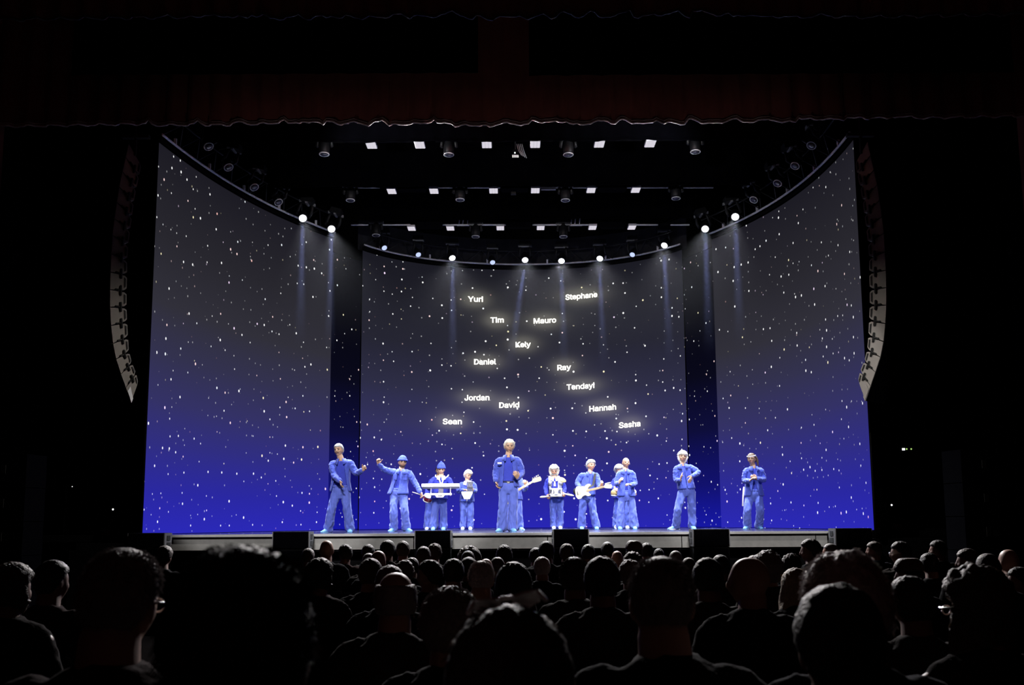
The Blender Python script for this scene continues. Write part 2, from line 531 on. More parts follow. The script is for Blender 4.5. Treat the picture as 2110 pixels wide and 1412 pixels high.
def screen_material(name, stops, star_scale, seed, halos=(), star_gain=1.0):
    """LED picture: night-sky gradient with coloured stars (uv in metres)"""
    m = bpy.data.materials.new(name)
    m.use_nodes = True
    nt = m.node_tree
    nt.nodes.clear()
    N, L = nt.nodes.new, nt.links.new
    out = N('ShaderNodeOutputMaterial')
    em = N('ShaderNodeEmission')
    L(em.outputs[0], out.inputs[0])
    uv = N('ShaderNodeUVMap')
    sep = N('ShaderNodeSeparateXYZ')
    L(uv.outputs[0], sep.inputs[0])
    dv = N('ShaderNodeMath')
    dv.operation = 'DIVIDE'
    L(sep.outputs[1], dv.inputs[0])
    dv.inputs[1].default_value = HT - ZS
    ramp = N('ShaderNodeValToRGB')
    cr = ramp.color_ramp
    cr.interpolation = 'LINEAR'
    while len(cr.elements) < len(stops):
        cr.elements.new(0.5)
    for e, (p, c) in zip(cr.elements, stops):
        e.position = p
        e.color = (*srgb(*c), 1)
    L(dv.outputs[0], ramp.inputs[0])
    cur = ramp.outputs[0]

    def math_(op, a, b=None, c=None):
        n = N('ShaderNodeMath')
        n.operation = op
        for i, x in enumerate((a, b, c)):
            if x is None:
                continue
            if isinstance(x, (int, float)):
                n.inputs[i].default_value = x
            else:
                L(x, n.inputs[i])
        return n.outputs[0]

    def add_col(base, colr, fac):
        n = N('ShaderNodeMix')
        n.data_type = 'RGBA'
        n.blend_type = 'ADD'
        if isinstance(fac, (int, float)):
            n.inputs[0].default_value = fac
        else:
            L(fac, n.inputs[0])
        L(base, n.inputs[6])
        if isinstance(colr, tuple):
            n.inputs[7].default_value = (*colr, 1)
        else:
            L(colr, n.inputs[7])
        return n.outputs[2]

    # soft glow painted into the picture around the written names
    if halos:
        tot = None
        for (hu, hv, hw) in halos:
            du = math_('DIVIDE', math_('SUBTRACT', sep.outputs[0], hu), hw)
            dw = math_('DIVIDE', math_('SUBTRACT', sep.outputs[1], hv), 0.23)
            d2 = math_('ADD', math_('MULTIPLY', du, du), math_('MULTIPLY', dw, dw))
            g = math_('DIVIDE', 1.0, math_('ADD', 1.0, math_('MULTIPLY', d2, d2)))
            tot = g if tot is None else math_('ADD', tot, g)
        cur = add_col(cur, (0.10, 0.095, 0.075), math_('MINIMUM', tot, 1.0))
    # two layers of stars
    for li, (sc, rad, keep, gain) in enumerate(((star_scale, 0.031, 0.38, 1.3), (star_scale * 1.2, 0.024, 0.40, 0.26))):
        mp = N('ShaderNodeMapping')
        mp.inputs['Location'].default_value = (seed * 7.3 + li * 31.1, seed * 3.1 + li * 17.7, 0)
        L(uv.outputs[0], mp.inputs[0])
        vo = N('ShaderNodeTexVoronoi')
        vo.voronoi_dimensions = '2D'
        vo.inputs['Scale'].default_value = sc
        L(mp.outputs[0], vo.inputs['Vector'])
        cs = N('ShaderNodeSeparateColor')
        L(vo.outputs['Color'], cs.inputs[0])
        size = math_('MULTIPLY_ADD', cs.outputs[1], rad * sc * 0.55, rad * sc * 0.55)
        # soft dot
        dot = math_('SUBTRACT', 1.0, math_('DIVIDE', vo.outputs['Distance'], size))
        dot = math_('MINIMUM', math_('MAXIMUM', math_('MULTIPLY', dot, 2.5), 0.0), 1.0)
        on = math_('LESS_THAN', cs.outputs[0], keep)
        br = math_('MULTIPLY_ADD', cs.outputs[1], 0.9, 0.35)
        fac = math_('MULTIPLY', math_('MULTIPLY', dot, on), math_('MULTIPLY', br, gain * star_gain))
        tint = N('ShaderNodeValToRGB')
        tint.color_ramp.interpolation = 'CONSTANT'
        tc = [(0.0, (1, 1, 1)), (0.66, (0.9, 0.95, 1)), (0.76, (1, 0.72, 0.70)), (0.86, (1, 0.9, 0.55)), (0.93, (0.95, 0.75, 1)), (0.97, (1, 0.55, 0.5))]
        while len(tint.color_ramp.elements) < len(tc):
            tint.color_ramp.elements.new(0.5)
        for e, (p, c) in zip(tint.color_ramp.elements, tc):
            e.position = p
            e.color = (*c, 1)
        L(cs.outputs[2], tint.inputs[0])
        cur = add_col(cur, tint.outputs[0], fac)
    L(cur, em.inputs[0])
    em.inputs[1].default_value = 1.0
    return m


def screen(plan, z0, z1, m, label, parent_name='led_screen'):
    s = arc_len(plan)
    n = len(plan)
    root = thing(parent_name, (plan[n // 2].x, plan[n // 2].y, z0), label, 'screen', 'starry stage screens')
    o0 = Vector(root.location)
    nr = []
    for i in range(n):
        d = (plan[min(i + 1, n - 1)] - plan[max(i - 1, 0)]).normalized()
        nr.append(Vector((d.y, -d.x, 0)))
    me = bpy.data.meshes.new('picture_surface')
    vs, fs = [], []
    for i in range(n):
        vs += [plan[i] + Vector((0, 0, z0)) - o0, plan[i] + Vector((0, 0, z1)) - o0]
    for i in range(n - 1):
        fs.append((2 * i, 2 * i + 2, 2 * i + 3, 2 * i + 1))
    me.from_pydata([tuple(v) for v in vs], [], fs)
    ul = me.uv_layers.new(name='UVMap')
    for poly in me.polygons:
        for li in poly.loop_indices:
            vi = me.loops[li].vertex_index
            ul.data[li].uv = (s[vi // 2], (z0 - ZS) if vi % 2 == 0 else (z1 - ZS))
    link('picture_surface', me, m, root)
    # housing behind
    bb = MB()
    vs, fs = [], []
    for i in range(n):
        for off in (-0.010, -0.035):
            p = plan[i] + nr[i] * off
            vs += [p + Vector((0, 0, z0 - 0.01)) - o0, p + Vector((0, 0, z1 + 0.02)) - o0]
    for i in range(n - 1):
        a, c = 4 * i, 4 * i + 4
        fs += [(a, c, c + 1, a + 1), (a + 2, a + 3, c + 3, c + 2), (a + 1, c + 1, c + 3, a + 3), (a, a + 2, c + 2, c)]
    fs += [(0, 1, 3, 2), (4 * n - 4, 4 * n - 2, 4 * n - 1, 4 * n - 3)]
    bb.add(vs, fs)
    obj('screen_housing', bb, M['black'], root)
    return root


SIDE = [(0.0, (43, 41, 184)), (0.10, (42, 40, 162)), (0.22, (48, 46, 130)), (0.33, (52, 50, 102)), (0.45, (51, 50, 79)), (0.58, (49, 48, 58)), (0.75, (40, 39, 46)), (1.0, (27, 26, 34))]
BACK = [(0.0, (40, 38, 182)), (0.12, (40, 38, 154)), (0.27, (47, 45, 116)), (0.38, (51, 50, 95)), (0.52, (45, 45, 69)), (0.68, (36, 36, 49)), (0.85, (29, 29, 38)), (1.0, (25, 25, 33))]
GAP = [(0.0, (22, 24, 165)), (0.15, (18, 18, 110)), (0.35, (14, 14, 58)), (0.55, (9, 9, 26)), (0.8, (6, 6, 14)), (1.0, (4, 4, 9))]
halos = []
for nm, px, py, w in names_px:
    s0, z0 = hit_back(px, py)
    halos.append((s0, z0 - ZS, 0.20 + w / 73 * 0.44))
ZT = HT - 0.155
scr_l = screen(plan_left, ZS + 0.01, ZT, screen_material('left_screen_picture', SIDE, 2.9, 1), 'tall curved starry screen on the left side of the stage, grey above blue')
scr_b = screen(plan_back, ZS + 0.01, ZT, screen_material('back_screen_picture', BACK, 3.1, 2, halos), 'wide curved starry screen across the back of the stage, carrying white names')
scr_r = screen(plan_right, ZS + 0.01, ZT, screen_material('right_screen_picture', SIDE, 2.9, 3), 'tall curved starry screen on the right side of the stage, grey above blue')
gapm = screen_material('gap_screen_picture', GAP, 2.7, 4, star_gain=0.9)
pa, pb = P(652, 700, 31.0), P(762, 700, 33.2)
screen([Vector((pa.x + (pb.x - pa.x) * t / 7, pa.y + (pb.y - pa.y) * t / 7, 0)) for t in range(8)], ZS + 0.01, HT + 0.1, gapm, 'narrow dark starry screen in the gap between the left and back screens')
pa, pb = P(1396, 700, 33.2), P(1486, 700, 31.0)
screen([Vector((pa.x + (pb.x - pa.x) * t / 7, pa.y + (pb.y - pa.y) * t / 7, 0)) for t in range(8)], ZS + 0.01, HT + 0.1, gapm, 'narrow dark starry screen in the gap between the back and right screens')

# names, bent onto the back screen (the sans-serif face that ships with Blender, else its built-in one)
try:
    SANS = bpy.data.fonts.load(bpy.utils.system_resource('DATAFILES', path='fonts') + '/Inter.woff2')
except Exception:
    SANS = None
ob = Vector(scr_b.location)
for nm, px, py, w in names_px:
    fc = bpy.data.curves.new('name_lettering', 'FONT')
    if SANS:
        fc.font = SANS
    fc.body = nm
    fc.align_x = 'CENTER'
    fc.align_y = 'CENTER'
    fc.size = 0.29
    fc.bevel_depth = 0.008
    fc.bevel_resolution = 0
    fc.extrude = 0.0
    fc.resolution_u = 3
    t = bpy.data.objects.new('temp', fc)
    col.objects.link(t)
    me = bpy.data.meshes.new_from_object(t.evaluated_get(bpy.context.evaluated_depsgraph_get()))
    bpy.data.objects.remove(t)
    xs = [v.co.x for v in me.vertices]
    wid = max(xs) - min(xs)
    cx = (max(xs) + min(xs)) / 2
    ys = [v.co.y for v in me.vertices]
    s0, z0 = hit_back(px, py)
    s1, _ = hit_back(px - w / 2, py)
    s2, _ = hit_back(px + w / 2, py)
    k = (s2 - s1) / wid
    me.name = 'name_lettering'
    for v in me.vertices:
        du, dz = (v.co.x - cx) * k, (v.co.y - (0.02 if any(ch in nm for ch in 'yp') else 0.0)) * 1.0
        v.co = on_back(s0 + du, z0 + dz + du * 0.03, 0.035) - ob
    me.materials.clear()
    link('name_lettering', me, M['star'], scr_b)


# ------------------------------------------------------------------ trusses and fixtures
def truss_curved(plan, label, z, group='curved screen trusses'):
    n = len(plan)
    root = thing('curved_truss', (plan[n // 2].x, plan[n // 2].y, z), label, 'truss', group)
    o0 = Vector(root.location)
    nr = []
    for i in range(n):
        d = (plan[min(i + 1, n - 1)] - plan[max(i - 1, 0)]).normalized()
        nr.append(Vector((d.y, -d.x, 0)))
    zz = Vector((0, 0, z))
    lo = [plan[i] + nr[i] * 0.06 + zz - o0 for i in range(n)]
    hi = [plan[i] + nr[i] * 0.30 + zz + Vector((0, 0, 0.34)) - o0 for i in range(n)]
    obj('lower_chord', MB().tube(lo, [0.026] * n, n=8), M['alu'], root, True)
    obj('upper_chord', MB().tube(hi, [0.02] * n, n=8), M['fixture'], root, True)
    step = 4
    for i in range(0, n - step, step):
        bb = MB().tube([lo[i], hi[min(i + step // 2, n - 1)]], [0.012] * 2, n=6)
        obj('brace', bb, M['fixture'], root, True)
        bb = MB().tube([hi[min(i + step // 2, n - 1)], lo[i + step]], [0.012] * 2, n=6)
        obj('brace', bb, M['fixture'], root, True)
    for i in range(3, n - 1, 8):
        bb = MB().box(lo[i] + Vector((0, 0, 0.07)), (0.05, 0.05, 0.12))
        obj('clamp', bb, M['alu'], root)
    for i in (3, n // 2, n - 4):
        obj('suspension_cable', MB().tube([hi[i], Vector((hi[i].x, hi[i].y, ZC + 0.01 - z))], [0.008] * 2, n=6, round_ends=False), M['black'], root)
    # dark track under the chord
    bb = MB()
    for i in range(n - 1):
        a, c = lo[i] - nr[i] * 0.05 - Vector((0, 0, 0.085)), lo[i + 1] - nr[i + 1] * 0.05 - Vector((0, 0, 0.085))
        bb.tube([a, c], [(0.03, 0.045)] * 2, n=6, round_ends=False)
    obj('screen_track', bb, M['black'], root)
    return root


truss_curved(plan_left, 'curved lighting truss over the left screen', HT)
truss_curved(plan_back, 'curved lighting truss over the wide back screen', HT)
truss_curved(plan_right, 'curved lighting truss over the right screen', HT)


def moving_head(pos, aim, lit, label, base_off, size=1.0, group=None, grip=None):
    """pos = centre of the lens; base hangs at pos+base_off"""
    pos, aim, base_off = Vector(pos), Vector(aim).normalized(), Vector(base_off)
    root = thing('moving_head_light', pos, label, 'stage light', group)
    back = -aim
    k = size
    # head barrel
    hd = MB().lathe([(0.0, 0.085 * k), (0.02 * k, 0.095 * k), (0.12 * k, 0.10 * k), (0.22 * k, 0.085 * k), (0.30 * k, 0.06 * k)], back * 0.02 * k, back, 20)
    obj('lamp_head', hd, M['fixture'], root, True)
    rim = MB()
    u = aim.orthogonal().normalized()
    w = aim.cross(u)
    rim.tube([u * math.cos(a) * 0.088 * k + w * math.sin(a) * 0.088 * k for a in np.linspace(0, 2 * math.pi, 21)], [0.011 * k] * 21, n=6, round_ends=False)
    obj('lens_rim', rim, M['darkalu'] if lit else M['panelwhite'], root, True)
    ln = MB().lathe([(-0.02 * k, 0.08 * k), (0.008 * k, 0.075 * k), (0.022 * k, 0.05 * k), (0.028 * k, 0.01 * k)], (0, 0, 0), aim, 18)
    obj('lens', ln, {0: M['lensdark'], 1: M['lenslit'], 2: M['lensblue']}[lit], root, True)
    # yoke and base
    hc = back * 0.15 * k
    bd = base_off
    side = bd.normalized().cross(aim)
    if side.length < 0.1:
        side = Vector((1, 0, 0))
    side.normalize()
    for sg in (-1, 1):
        yk = MB().tube([bd * 0.8 + side * sg * 0.12 * k, bd * 0.4 + side * sg * 0.14 * k, hc + side * sg * 0.125 * k], [(0.03 * k, 0.018 * k)] * 3, n=8)
        obj('yoke_arm', yk, M['fixture'], root, True)
        pd = MB().box(bd * 0.86 + side * sg * 0.15 * k, (0.05 * k, 0.05 * k, 0.05 * k))
        obj('bracket', pd, M['fixgrey'], root)
    rot = bd.normalized().to_track_quat('Z', 'Y').to_matrix()
    bs = MB().box(bd, (0.34 * k, 0.26 * k, 0.12 * k), rot, taper=(0.85, 0.85))
    obj('lamp_base', bs, M['fixture'], root)
    if grip is not None:
        gp = Vector(grip) - pos
        st_ = bd + bd.normalized() * 0.05
        e_ = gp - (gp - st_).normalized() * 0.034
        obj('hook_clamp', MB().tube([st_, e_], [0.014] * 2, n=6, round_ends=False), M['fixture'], root)
    pl = MB().box(bd - bd.normalized() * 0.075 * k, (0.30 * k, 0.04 * k, 0.03 * k), rot)
    obj('base_plate', pl, M['fixgrey'], root)
    return root


BEAM, WASH = 320000, 4200     # the lit stage lights: tight beam and soft spill
ordn = ['leftmost', 'second from the left', 'third from the left', 'fourth from the left', 'fifth from the left', 'sixth from the left', 'seventh from the left', 'eighth from the left', 'rightmost']
back_lamps = [(792, 511, 2), (862, 525, 2), (932, 532, 1), (1015, 541, 2), (1082, 536, 1), (1157, 538, 1), (1236, 533, 1), (1303, 525, 2), (1369, 506, 1)]
for i, (px, py, lit) in enumerate(back_lamps):
    s0, _ = hit_back(px, 800)
    q = on_back(s0, 0, 0.54)
    gq = on_back(s0, HT + 0.34, 0.30)
    pos = P(px, py, q.y)
    nrm = (on_back(s0, 0, 1.0) - on_back(s0, 0, 0)).normalized()
    aim = Vector((nrm.x * 0.6, -0.75, -0.75))
    moving_head(pos, aim, lit, 'lit stage light on the back curved truss, ' + ordn[i], Vector((0, 0, 0.48)), 1.12 if lit == 1 else 0.95, 'lights along the back truss', gq)
    if lit == 1:
        spot('beam', pos + aim.normalized() * 0.06, pos + Vector((-0.75 if px == 1082 else 0.05, -0.5, -5.0)), BEAM, 6, 0.5, (0.36, 0.46, 1.0), 0.05)
        spot('wash', pos + aim.normalized() * 0.08, (pos.x * 0.8, 25.6, 1.3), WASH, 70, 1.0, (0.85, 0.9, 1.0), 0.07)


def side_lamp(px, py, plan, lit, label, sgn):
    # depth of the truss on this sight line
    n_ = len(plan)
    off, grip_c = [], []
    for i_ in range(n_):
        d_ = (plan[min(i_ + 1, n_ - 1)] - plan[max(i_ - 1, 0)]).normalized()
        nn = Vector((d_.y, -d_.x, 0))
        off.append(plan[i_] + nn * 0.54)
        grip_c.append(plan[i_] + nn * 0.30 + Vector((0, 0, HT + 0.34)))
    bi_ = min(range(n_), key=lambda i_: abs(off[i_].x / off[i_].y - ray(px, py).x))
    pos = P(px, py, off[bi_].y)
    aim = Vector((0.15 * sgn, -0.85, -0.6)) if lit else Vector((0.45 * sgn, -0.5, -0.8))
    moving_head(pos, aim, lit, label, Vector((0.12 * sgn, 0.0, 0.44)), 1.15 if lit else 1.05, 'lights along the side trusses', grip_c[bi_])
    if lit:
        spot('beam', pos + aim.normalized() * 0.06, pos + Vector((0.05 * sgn, -0.3, -5.0)), BEAM, 6, 0.5, (0.36, 0.46, 1.0), 0.05)
        spot('wash', pos + aim.normalized() * 0.08, (pos.x * 0.6, 24.8, 1.3), WASH, 70, 1.0, (0.85, 0.9, 1.0), 0.07)


for i, (px, py, lit) in enumerate([(430, 302, 0), (471, 345, 0), (524, 386, 0), (574, 417, 0), (624, 450, 1), (683, 472, 1)]):
    side_lamp(px, py, plan_left, lit, ('brightly lit' if lit else 'dark unlit') + ' stage light over the left screen, ' + ['nearest the hall', 'second from the hall', 'third from the hall', 'fourth from the hall', 'first lit one from the hall', 'last one before the back screen'][i], 1)
for i, (px, py, lit) in enumerate([(1672, 300, 0), (1638, 342, 0), (1602, 378, 0), (1553, 412, 0), (1515, 447, 1), (1453, 472, 1)]):
    side_lamp(px, py, plan_right, lit, ('brightly lit' if lit else 'dark unlit') + ' stage light over the right screen, ' + ['nearest the hall', 'second from the hall', 'third from the hall', 'fourth from the hall', 'first lit one from the hall', 'last one before the back screen'][i], -1)

# three straight bars with downlight panels and moving heads
ZB = 9.0
bars = [
    dict(y=299, panels=[765, 865, 1003, 1103, 1235, 1340], heads=[(668, 318), (925, 319), (1171, 319), (1433, 313)], chord=[], boxes=[], nm='front'),
    dict(y=394, panels=[807, 894, 1017, 1103, 1218, 1310], heads=[(722, 413), (948, 412), (1165, 413), (1393, 409)],
         chord=[(736, 782), (900, 932), (963, 1030), (1110, 1149), (1180, 1230), (1292, 1378), (1407, 1469)], boxes=[850, 1060, 1262], nm='middle'),
    dict(y=471, panels=[848, 928, 1031, 1114, 1221, 1302], heads=[(775, 485), (980, 488), (1161, 488)],
         chord=[(724, 758), (787, 845), (908, 968), (994, 1046), (1098, 1150), (1176, 1216), (1296, 1355), (1382, 1420)], boxes=[886, 1068, 1262], nm='rear'),
]
pan_ord = ['leftmost', 'second from left', 'third from left', 'fourth from left', 'fifth from left', 'rightmost']
YBAR = []
for bi, B in enumerate(bars):
    yb = PZ(1055, B['y'], ZB).y
    YBAR.append(yb)
    x0, x1 = P(640 + 40 * bi, B['y'], yb).x, P(1480 - 30 * bi, B['y'], yb).x
    root = thing('lighting_bar', ((x0 + x1) / 2, yb, ZB + 0.12), B['nm'] + ' overhead lighting bar, a thin straight truss across the stage', 'truss', 'straight lighting bars')
    o0 = Vector(root.location)
    # lit pieces of the lower chord
    if B['chord']:
        for (a, c) in B['chord']:
            pa, pc = P(a, B['y'] - 7.5, yb + 0.05), P(c, B['y'] - 7.5, yb + 0.05)
            obj('chord_pipe', MB().tube([pa - o0, pc - o0], [0.022] * 2, n=8), M['alu'], root, True)
    for t in (0.08, 0.5, 0.92):
        xx = x0 + (x1 - x0) * t
        obj('suspension_cable', MB().tube([Vector((xx, yb + 0.15, ZB + 0.42)) - o0, Vector((xx, yb + 0.15, ZC + 0.01)) - o0], [0.008] * 2, n=6, round_ends=False), M['black'], root)
    for dy, dz in ((-0.15, 0.3), (0.15, 0.3), (0.15, 0.02)):
        obj('dark_chord', MB().tube([Vector((x0, yb + dy, ZB + dz + 0.12)) - o0, Vector((x1, yb + dy, ZB + dz + 0.12)) - o0], [0.022] * 2, n=8), M['black'], root, True)
    nb = 14
    for i in range(nb):
        xa = x0 + (x1 - x0) * i / nb
        xb_ = x0 + (x1 - x0) * (i + 1) / nb
        obj('brace', MB().tube([Vector((xa, yb + 0.15, ZB + 0.14)) - o0, Vector((xb_, yb - 0.15, ZB + 0.42)) - o0], [0.012] * 2, n=6), M['black'], root, True)
    for i, px in enumerate(B['panels']):
        wd = 0.205
        cp = P(px, B['y'] - 0.5 - (px - 1055) * 0.005, yb)
        r_ = thing('downlight', cp, 'white glowing downlight panel on the %s bar, %s' % (B['nm'], pan_ord[i]), 'light panel', 'downlight panels on the bars')
        tilt = Matrix.Rotation(R(0), 3, 'X')
        obj('panel_frame', MB().box((0, 0, 0.03), (wd, 0.40, 0.05), tilt), M['panelwhite'], r_)
        for j in (-1, 0, 1):
            obj('led_strip', MB().box(tilt @ Vector((j * wd * 0.31, 0, 0.0)), (wd * 0.285, 0.375, 0.012), tilt), M['ledstrip'], r_)
        obj('hanger', MB().tube([(0, 0.15, 0.05), (0, 0.15, ZB + 0.14 - 0.036 - cp.z)], [0.012] * 2, n=6), M['fixture'], r_)
    for i, (px, py) in enumerate(B['heads']):
        moving_head(P(px, py, yb), (0.0, -0.12, -0.99), 0, 'unlit moving light under the %s bar, %s' % (B['nm'], ordn[i] if i < len(B['heads']) - 1 else 'rightmost'), (0, 0.0, 0.40), 1.1, 'unlit lights under the bars', (P(px, py, yb).x, yb - 0.15, ZB + 0.42))
    for i, px in enumerate(B['boxes']):
        cp = P(px, B['y'] - 6, yb - 0.1)
        bx = MB().box((0, 0, 0), (0.60, 0.24, 0.14))
        bx.box((-0.31, 0, 0.02), (0.025, 0.2, 0.12))
        bx.box((0.31, 0, 0.02), (0.025, 0.2, 0.12))
        bx.tube([(0, -0.05, 0.07), (0, -0.05, ZB + 0.42 - 0.036 - cp.z)], [0.014] * 2, n=6, round_ends=False)
        o = obj('dimmer_box', bx, M['stackgrey'], loc=cp)
        tag(o, 'long dark grey box hung on the %s bar, %s' % (B['nm'], ['left of the centre', 'at the centre', 'right of the centre'][i]), 'box', 'boxes on the bars')

# small projector hanging at the centre of the front bar, with loose cables
cp = P(1062, 318, YBAR[0])
r_ = thing('hanging_camera', cp, 'small black camera with loose cables hung at the centre of the front bar', 'camera')
obj('camera_body', MB().box((0, 0, 0.02), (0.13, 0.18, 0.12), taper=(0.8, 0.9)), M['black'], r_)
obj('camera_lens', MB().lathe([(0, 0.016), (0.02, 0.016)], (-0.01, -0.09, 0.0), (0, -1, -0.2), 12), M['pilot'], r_)
for j in range(4):
    x = 0.03 + 0.035 * j
    obj('cable', MB().tube([(x, 0.02, 0.22), (x + 0.03, 0, 0.08), (x + 0.09, 0, -0.02 - 0.02 * j)], [0.009] * 3, n=6), M['fixgrey'], r_, True)
obj('hanger', MB().tube([(0, 0, 0.06), (0, -0.15, ZB + 0.42 - 0.036 - cp.z)], [0.014] * 2, n=6, round_ends=False), M['fixture'], r_)
cp = P(1058, 396, YBAR[1])
r_ = thing('hanging_camera', cp, 'small dark hanging unit with a pale plate at the centre of the middle bar', 'camera')
obj('camera_body', MB().box((0, 0, 0), (0.12, 0.14, 0.11), taper=(0.8, 0.9)), M['fixture'], r_)
obj('top_plate', MB().box((0, 0, 0.075), (0.19, 0.14, 0.02)), M['fixgrey'], r_)
obj('hanger', MB().tube([(0, 0, 0.08), (0, 0.02, 0.26)], [0.014] * 2, n=6), M['fixture'], r_)
# clutter fittings on the rear and middle bars
for (px, py, bi, side) in ((955, 456, 2, 'left of the centre'), (1186, 456, 2, 'right of the centre'), (1130, 386, 1, 'right of the centre')):
    cp = P(px, py, YBAR[bi] + 0.05)
    r_ = thing('rigging_clamp', cp, 'bright metal rigging clamp on the %s bar, %s' % (bars[bi]['nm'], side), 'clamp', 'rigging clamps')
    hgt = 0.16 if bi == 2 else 0.04
    for j, x in enumerate((-0.12, -0.02, 0.1)):
        obj('clamp_jaw', MB().tube([(x, 0, -hgt * 0.5), (x + 0.02, 0, hgt * 0.6)], [0.014] * 2, n=6), M['alu'], r_, True)
    obj('clamp_plate', MB().box((0, 0, -hgt * 0.5 - 0.03), (0.34, 0.05, 0.03)), M['alu'], r_)


# ------------------------------------------------------------------ drapes
def drape(name, x0, x1, Y, ztop, zbot_fn, m, label, fold=0.06, nfold=40, seed=0, trim=None, nz=6, cat='curtain', step=0.06, trim_h=0.05):
    r2 = random.Random(seed)
    ph = [r2.uniform(0, 6.28) for _ in range(4)]
    W = x1 - x0
    n = int(W / step)
    def dy(x):
        t = (x - x0) / W
        return fold * (math.sin(nfold * t * 6.28 + ph[0] + 2.2 * math.sin(7 * t + ph[1])) + 0.45 * math.sin(nfold * 2.3 * t * 6.28 + ph[2]))
    root = thing(name, ((x0 + x1) / 2, Y, ztop), label, cat)
    o0 = Vector(root.location)
    b = MB()
    vs, fs = [], []
    for i in range(n + 1):
        x = x0 + W * i / n
        zb = zbot_fn(x)
        for j in range(nz + 1):
            t = j / nz
            vs.append(Vector((x, Y + dy(x) * (0.35 + 0.65 * t), ztop + (zb - ztop) * t)) - o0)
    for i in range(n):
        for j in range(nz):
            a = i * (nz + 1) + j
            fs.append((a, a + 1, a + nz + 2, a + nz + 1))
    b.add(vs, fs)
    me = processed(b, [('SOLIDIFY', dict(thickness=0.02, offset=0))], 'curtain_cloth')
    me.polygons.foreach_set('use_smooth', [True] * len(me.polygons))
    link('curtain_cloth', me, m, root)
    if trim is not None:
        pts_lo, pts_hi = [], []
        for i in range(n + 1):
            x = x0 + W * i / n
            pts_lo.append(Vector((x, Y + dy(x) - 0.012, zbot_fn(x) + 0.012)) - o0)
            pts_hi.append(Vector((x, Y + dy(x) - 0.022, zbot_fn(x) + trim_h)) - o0)
        obj('hem_cord', MB().tube(pts_lo, [0.02] * len(pts_lo), n=6, round_ends=False), trim, root, True)
        obj('braid', MB().tube(pts_hi, [0.008] * len(pts_hi), n=6, round_ends=False), trim, root, True)
    return root


def zpix(px, py, Y):
    return P(px, py, Y).z


def poly_fn(pts, Y):
    w = [P(px, py, Y) for px, py in pts]
    xs, zs = [p.x for p in w], [p.z for p in w]
    return lambda x: float(np.interp(x, xs, zs))


YV = 19.0
hem = [(0, 262), (200, 258), (300, 256), (308, 250), (313, 258), (330, 259), (400, 258), (411, 247), (416, 258), (470, 259), (485, 252), (520, 257), (560, 255), (590, 249), (597, 259),
       (605, 251), (640, 255), (657, 248), (664, 260), (672, 251), (700, 256), (740, 253), (760, 260), (790, 246), (800, 258), (830, 258), (845, 254), (870, 257), (898, 246), (903, 257),
       (930, 252), (935, 262), (970, 258), (1010, 262), (1030, 254), (1060, 256), (1088, 258), (1095, 249), (1130, 253), (1172, 250), (1176, 259), (1215, 255), (1250, 248),
       (1270, 258), (1277, 246), (1300, 252), (1330, 257), (1355, 247), (1366, 257), (1385, 252), (1410, 257), (1420, 245), (1440, 252), (1480, 256), (1516, 243), (1520, 253), (1560, 250), (1600, 246),
       (1606, 254), (1640, 251), (1646, 243), (1680, 249), (1700, 244), (1738, 250), (1743, 241), (1790, 247), (1800, 240), (1830, 248), (1840, 240), (1900, 244), (2110, 240)]
drape('red_valance', P(0, 255, YV).x - 0.6, P(2110, 250, YV).x + 0.2, YV, ZC, poly_fn(hem, YV), M['redvelvet'],
      'long dark red valance with a pale pink scalloped hem across the stage opening', 0.05, 46, 3, M['redtrim'], cat='valance')
YU = 16.5
hem2 = [(0, 42), (340, 36), (345, 33), (360, 36), (400, 37), (418, 32), (425, 29), (450, 36), (470, 33), (510, 38), (512, 31), (550, 33), (555, 40), (610, 36), (613, 31), (640, 41), (645, 35), (678, 36), (680, 31),
        (710, 41), (715, 32), (745, 38), (790, 35), (830, 30), (840, 39), (852, 30), (885, 38), (905, 30), (930, 26), (960, 34), (975, 41), (985, 33), (1010, 43), (1020, 35), (1055, 38), (1070, 29), (1085, 41), (1105, 38), (1118, 26), (1140, 39), (1160, 26),
        (1200, 36), (1215, 24), (1235, 34), (1270, 34), (1300, 20), (1310, 37), (1360, 30), (1395, 26), (1425, 38), (1428, 20), (1470, 32), (1505, 27), (1510, 37), (1555, 28), (1565, 38), (1600, 33), (1640, 37), (1690, 32), (1760, 36), (2110, 30)]
drape('swag_curtain', P(0, 40, YU).x - 0.5, P(2110, 30, YU).x + 0.5, YU, ZC, poly_fn(hem2, YU), M['redvelvet'],
      'uppermost dark red swag curtain with a thin uneven hem at the top', 0.05, 40, 5, M['darkalu'], cat='curtain', nz=4, trim_h=0.012)
# black panels hung before the valance, with a red gap between them
for (a, c, lab) in ((150, 985, 'plain black cloth panel hung before the left half of the red valance'), (1090, 2085, 'plain black cloth panel hung before the right half of the red valance')):
    yy = 18.2
    zb = zpix((a + c) / 2, 152, yy)
    drape('black_curtain', P(a, 100, yy).x, P(c, 100, yy).x, yy, ZC, lambda x, zb=zb: zb, M['drape'], lab, 0.02, 12, 8, nz=2, cat='curtain', step=0.15)
# black borders before each bar
for i, (yy, py, lab) in enumerate(((21.9, 291, 'front'), (25.1, 384, 'middle'), (28.5, 452, 'rear'))):
    zb = zpix(1055, py, yy)
    drape('border_curtain', (-6.1, -5.5, -4.45)[i], (5.85, 5.4, 4.65)[i], yy, 12.5, lambda x, zb=zb, i=i: zb + 0.012 * math.sin(x * 3 + i), M['drape'], 'black border cloth hung before the %s lighting bar' % lab, 0.03, 30, 11 + i, M['drape'], nz=2, step=0.1)
